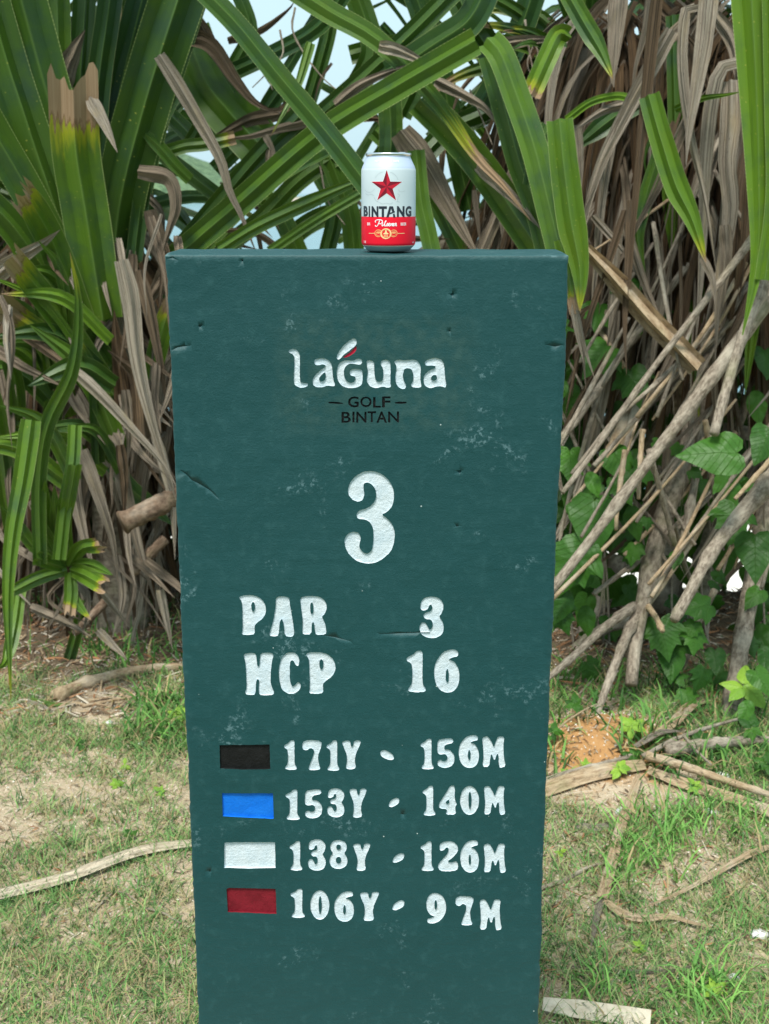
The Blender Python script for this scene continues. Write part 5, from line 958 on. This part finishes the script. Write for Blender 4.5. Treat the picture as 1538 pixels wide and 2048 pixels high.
# ================================================================== weeds
def weed(px, py, n, size, label, mat=None, up=.05, half=OVAL, spread=1.0):
    g = gp(px, py); root = thing('weed_seedling', label, 'weed', tuple(g)); top = g + Vector((0, 0, up)); tube(root, 'stem', [g + Vector((0, 0, -.01)), g + Vector((.004, 0, up * .5)), top], [.0016, .001], plain('weed_stem', (.16, .26, .06)) if 'weed_stem' not in bpy.data.materials else bpy.data.materials['weed_stem'], sides=5, n=5)
    s = size * g.length / F
    for i in range(n):
        a_ = 2 * math.pi * (i + random.uniform(-.2, .2)) / n; broad(root, top + Vector((0, 0, random.uniform(-.01, .004))), s * random.uniform(.75, 1.15), a_, half, mat or M_LIME, tilt=random.uniform(-1.15, -.6), yaw=random.uniform(-.3, .3), cup=.3)
for a_ in [(1482,1440,5,58,'bright yellow-green five-leaved weed in front of the right root',M_LIME,.11), (1238,1556,7,26,'lime weed rosette on the broad tan sheath',M_LIME,.03), (1132,1560,6,20,'lime weed next to the stone edge by the orange soil',M_LIME,.02), (1172,1532,5,18,'small lime weed on the orange soil',M_LIME,.02),
           (1105,1490,6,26,'green weed tuft between the stone and the orange soil',M_BROAD,.04), (1262,1485,6,30,'mid green weed right of the orange soil',M_LIME,.05), (1265,1520,5,24,'low green weed behind the sheath',M_BROAD,.03), (1400,1500,6,26,'green weed in front of the mossy log',M_BROAD,.04), (1440,1525,5,22,'little weed beside the speckled stone',M_BROAD,.03),
           (1388,1590,6,20,'pale weed beneath the reddish stalk',M_LIME,.03), (352,1445,6,26,'yellow-green weed touching the left edge of the stone',M_LIME,.03), (325,1478,5,24,'green broad weed left of the stone',M_BROAD,.03), (250,1540,6,14,'tiny yellow-green weed in the left sandy lawn',M_LIME,.015), (235,1575,7,16,'pale green weed rosette left of centre lawn',M_LIME,.015),
           (320,1590,6,16,'pale weed near the stone in the left lawn',M_LIME,.015), (1280,1905,7,18,'clover-like weed low in the right lawn',M_LIME,.015), (1120,1715,5,14,'small lime weed near the stone in right lawn',M_LIME,.015), (75,1770,6,10,'tiny weed above the long split leaf',M_LIME,.01), (262,1680,6,18,'dark green weed clump above the long split leaf',M_BROAD,.02), (160,1500,6,14,'low green weed on the upper left lawn',M_BROAD,.02),
           (1500,1500,6,34,'leafy green weed at the foot of the right root',M_BROAD,.07), (1345,1400,5,36,'spreading green weed under the fork of roots',M_BROAD,.08), (1150,1440,6,26,'green weed in the shade by the stone, above orange soil',M_BROAD,.05), (1530,1560,6,28,'green weed at the right edge by the stalk',M_BROAD,.05), (1430,2000,6,30,'bright strap-leaved weed in the lower right corner',M_LIME,.03)]:
    weed(*a_)

# ================================================================== grass, litter (stuff)
def tufts(n, sampler, hrange, wrange, cols, name, label, per=(5, 14), seed=1, lean=1.0, spread=.02, elr=(35, 88)):
    rg = np.random.default_rng(seed); V = []; Fc = []; Cc = []
    for t in range(n):
        s = sampler(rg)
        if s is None: continue
        x0, y0 = s; k = rg.integers(*per); base = cols[rg.integers(len(cols))]
        for _ in range(k):
            x = x0 + rg.normal(0, spread); y = y0 + rg.normal(0, spread); z = gh(x, y); h = rg.uniform(*hrange); wd = rg.uniform(*wrange); az = rg.uniform(0, 2 * math.pi); ln = rg.uniform(.3, 1.4) * lean
            dx, dy = math.cos(az), math.sin(az); sx_, sy_ = -dy, dx
            if rg.random() < .5: sx_, sy_ = 1, 0
            o = len(V); prev = np.array((x, y, z - .003)); el = math.radians(rg.uniform(*elr))
            c = np.array(base) * rg.uniform(.7, 1.35); 
            if rg.random() < .13: c = np.array((.38, .30, .15)) * rg.uniform(.7, 1.2)
            for j in range(4):
                f = (1, .85, .55, .08)[j] * wd / 2; V.append((prev[0] - sx_ * f, prev[1] - sy_ * f, prev[2])); V.append((prev[0] + sx_ * f, prev[1] + sy_ * f, prev[2])); Cc += [(*c, 1)] * 2
                prev = prev + np.array((dx * math.cos(el), dy * math.cos(el), math.sin(el))) * h / 3; el -= ln * .55; prev[2] = max(prev[2], z + .001)
            Fc += [(o, o + 1, o + 3, o + 2), (o + 2, o + 3, o + 5, o + 4), (o + 4, o + 5, o + 7, o + 6)]
    o = mobj(name, np.array(V), Fc, M_GRASS, None, col=Cc); tag(o, label, 'grass', kind='stuff')
def dens(x, y): return noise.noise(Vector((x * 2.3, y * 2.3, 11))) * .6 + noise.noise(Vector((x * 7, y * 7, 4))) * .5
def samp_lawn(rg):
    x = rg.uniform(-1.8, 1.8); y = rg.uniform(1.75, 3.7)
    if abs(x) > y * .36 + .42: return None
    d = dens(x, y) + .10 + (.05 if x > 0 else 0) + (.15 if y < 2.3 else 0)
    if ((x + .83) / .17) ** 2 + ((y - 3.42) / .16) ** 2 < 1: return None
    if ((x - .62) / .25) ** 2 + ((y - 3.0) / .28) ** 2 < 1: return None
    if d < rg.uniform(-.3, .3): return None
    return x, y
GC = [(.10, .23, .06), (.13, .28, .075), (.17, .32, .09), (.26, .31, .12), (.05, .12, .035), (.30, .28, .14)]
def samp_straw(rg):
    x = rg.uniform(-1.8, 1.8); y = rg.uniform(1.75, 3.8)
    if abs(x) > y * .36 + .42 or ((x - .62) / .25) ** 2 + ((y - 3.0) / .28) ** 2 < .6: return None
    if dens(x + 3, y) < rg.uniform(-.5, .4) - (.1 if y < 2.6 else 0): return None
    return x, y
tufts(11000, samp_straw, (.015, .05), (.0010, .0022), [(.34, .27, .16), (.46, .38, .25), (.24, .17, .10), (.22, .25, .11)], 'dry_grass', 'matted straw and dry grass lying on the sandy soil', per=(3, 8), seed=4, spread=.02, lean=1.5, elr=(0, 35))
tufts(29000, samp_lawn, (.02, .075), (.0012, .0034), GC, 'grass', 'thin patchy green grass over the sandy lawn around the stone', per=(4, 10), seed=3, spread=.016, elr=(15, 75))
def samp_edge(rg):
    if rg.random() < .6: px, py = rg.uniform(1085, 1560), rg.uniform(1330, 1560)
    elif rg.random() < .5: px, py = rg.uniform(60, 375), rg.uniform(1200, 1345)
    else: px, py = rg.uniform(270, 385), rg.uniform(1400, 1500)
    if 1110 < px < 1240 and 1455 < py: return None
    p = gp(px, py); return p.x, p.y
tufts(420, samp_edge, (.05, .13), (.003, .009), [(.05, .14, .03), (.09, .22, .045), (.14, .29, .06)], 'grass', 'tall broad-bladed grass growing along the foot of the shrubs', per=(3, 7), seed=5, spread=.03)
def samp_r(rg):
    px, py = [(1290,1650),(1260,1720),(1330,1690),(1380,1640),(1240,1760),(1450,1990),(1400,2010),(1500,1650),(1230,1990)][rg.integers(9)]; p = gp(px + rg.normal(0, 30), py + rg.normal(0, 25)); return p.x, p.y
tufts(150, samp_r, (.05, .11), (.003, .007), [(.12, .28, .06), (.18, .36, .08)], 'grass', 'bright longer grass clumps between the dead leaves on the right lawn', per=(3, 7), seed=8, spread=.02)
def litter():
    rg = np.random.default_rng(12); V, Fc, Cc = [], [], []
    for i in range(26000):
        x = rg.uniform(-1.8, 1.8); y = rg.uniform(1.75, 4.6)
        if abs(x) > y * .36 + .42: continue
        if x < 0 and y < 3.2 and rg.random() < .55: continue
        z = gh(x, y) + rg.uniform(.001, .006); L_ = rg.uniform(.004, .03) * (2.2 if y > 3.3 and rg.random() < .5 else 1) * (2.4 if x > 0 and rg.random() < .12 else 1); wd = rg.uniform(.0008, .004) * (1.8 if y > 3.3 else 1); a_ = rg.uniform(0, math.pi); dx, dy = math.cos(a_) * L_ / 2, math.sin(a_) * L_ / 2; nx, ny = -math.sin(a_) * wd / 2, math.cos(a_) * wd / 2
        t = rg.uniform(-.3, .3) * L_; o = len(V); V += [(x - dx - nx, y - dy - ny, z - t * .3), (x - dx + nx, y - dy + ny, z - t * .3), (x + dx + nx, y + dy + ny, z + abs(t) * .7), (x + dx - nx, y + dy - ny, z + abs(t) * .7), (x + nx * .2, y + ny * .2, z + wd * .6 + L_ * .06)]
        Fc += [(o, o + 1, o + 4), (o + 1, o + 2, o + 4), (o + 2, o + 3, o + 4), (o + 3, o, o + 4)]; c = np.array([(.34, .25, .15), (.20, .13, .075), (.46, .40, .31), (.10, .065, .04), (.30, .15, .07)][rg.integers(5)]) * rg.uniform(.7, 1.2); Cc += [(*c, 1)] * 5
    for i in range(16000):
        x = rg.uniform(-1.4, 1.4); y = rg.uniform(1.75, 3.9)
        if abs(x) > y * .36 + .42: continue
        z = gh(x, y); r = rg.uniform(.0015, .0045); o = len(V); c = np.array([(.66, .58, .46), (.56, .46, .34), (.74, .70, .62), (.22, .16, .11), (.42, .31, .20)][rg.integers(5)]); a_ = rg.uniform(0, 2)
        V += [(x + r * math.cos(a_ + q * 1.57) * rg.uniform(.7, 1.3), y + r * math.sin(a_ + q * 1.57) * rg.uniform(.7, 1.3), z - .001) for q in range(4)] + [(x, y, z + r * .8)]
        Fc += [(o, o + 1, o + 4), (o + 1, o + 2, o + 4), (o + 2, o + 3, o + 4), (o + 3, o, o + 4)]; Cc += [(*c, 1)] * 5
    tag(mobj('leaf_litter', np.array(V), Fc, M_LITTER, None, smooth=False, col=Cc), 'scattered brown leaf scraps, twig bits and pale grit on the soil', 'litter', kind='stuff')
litter()
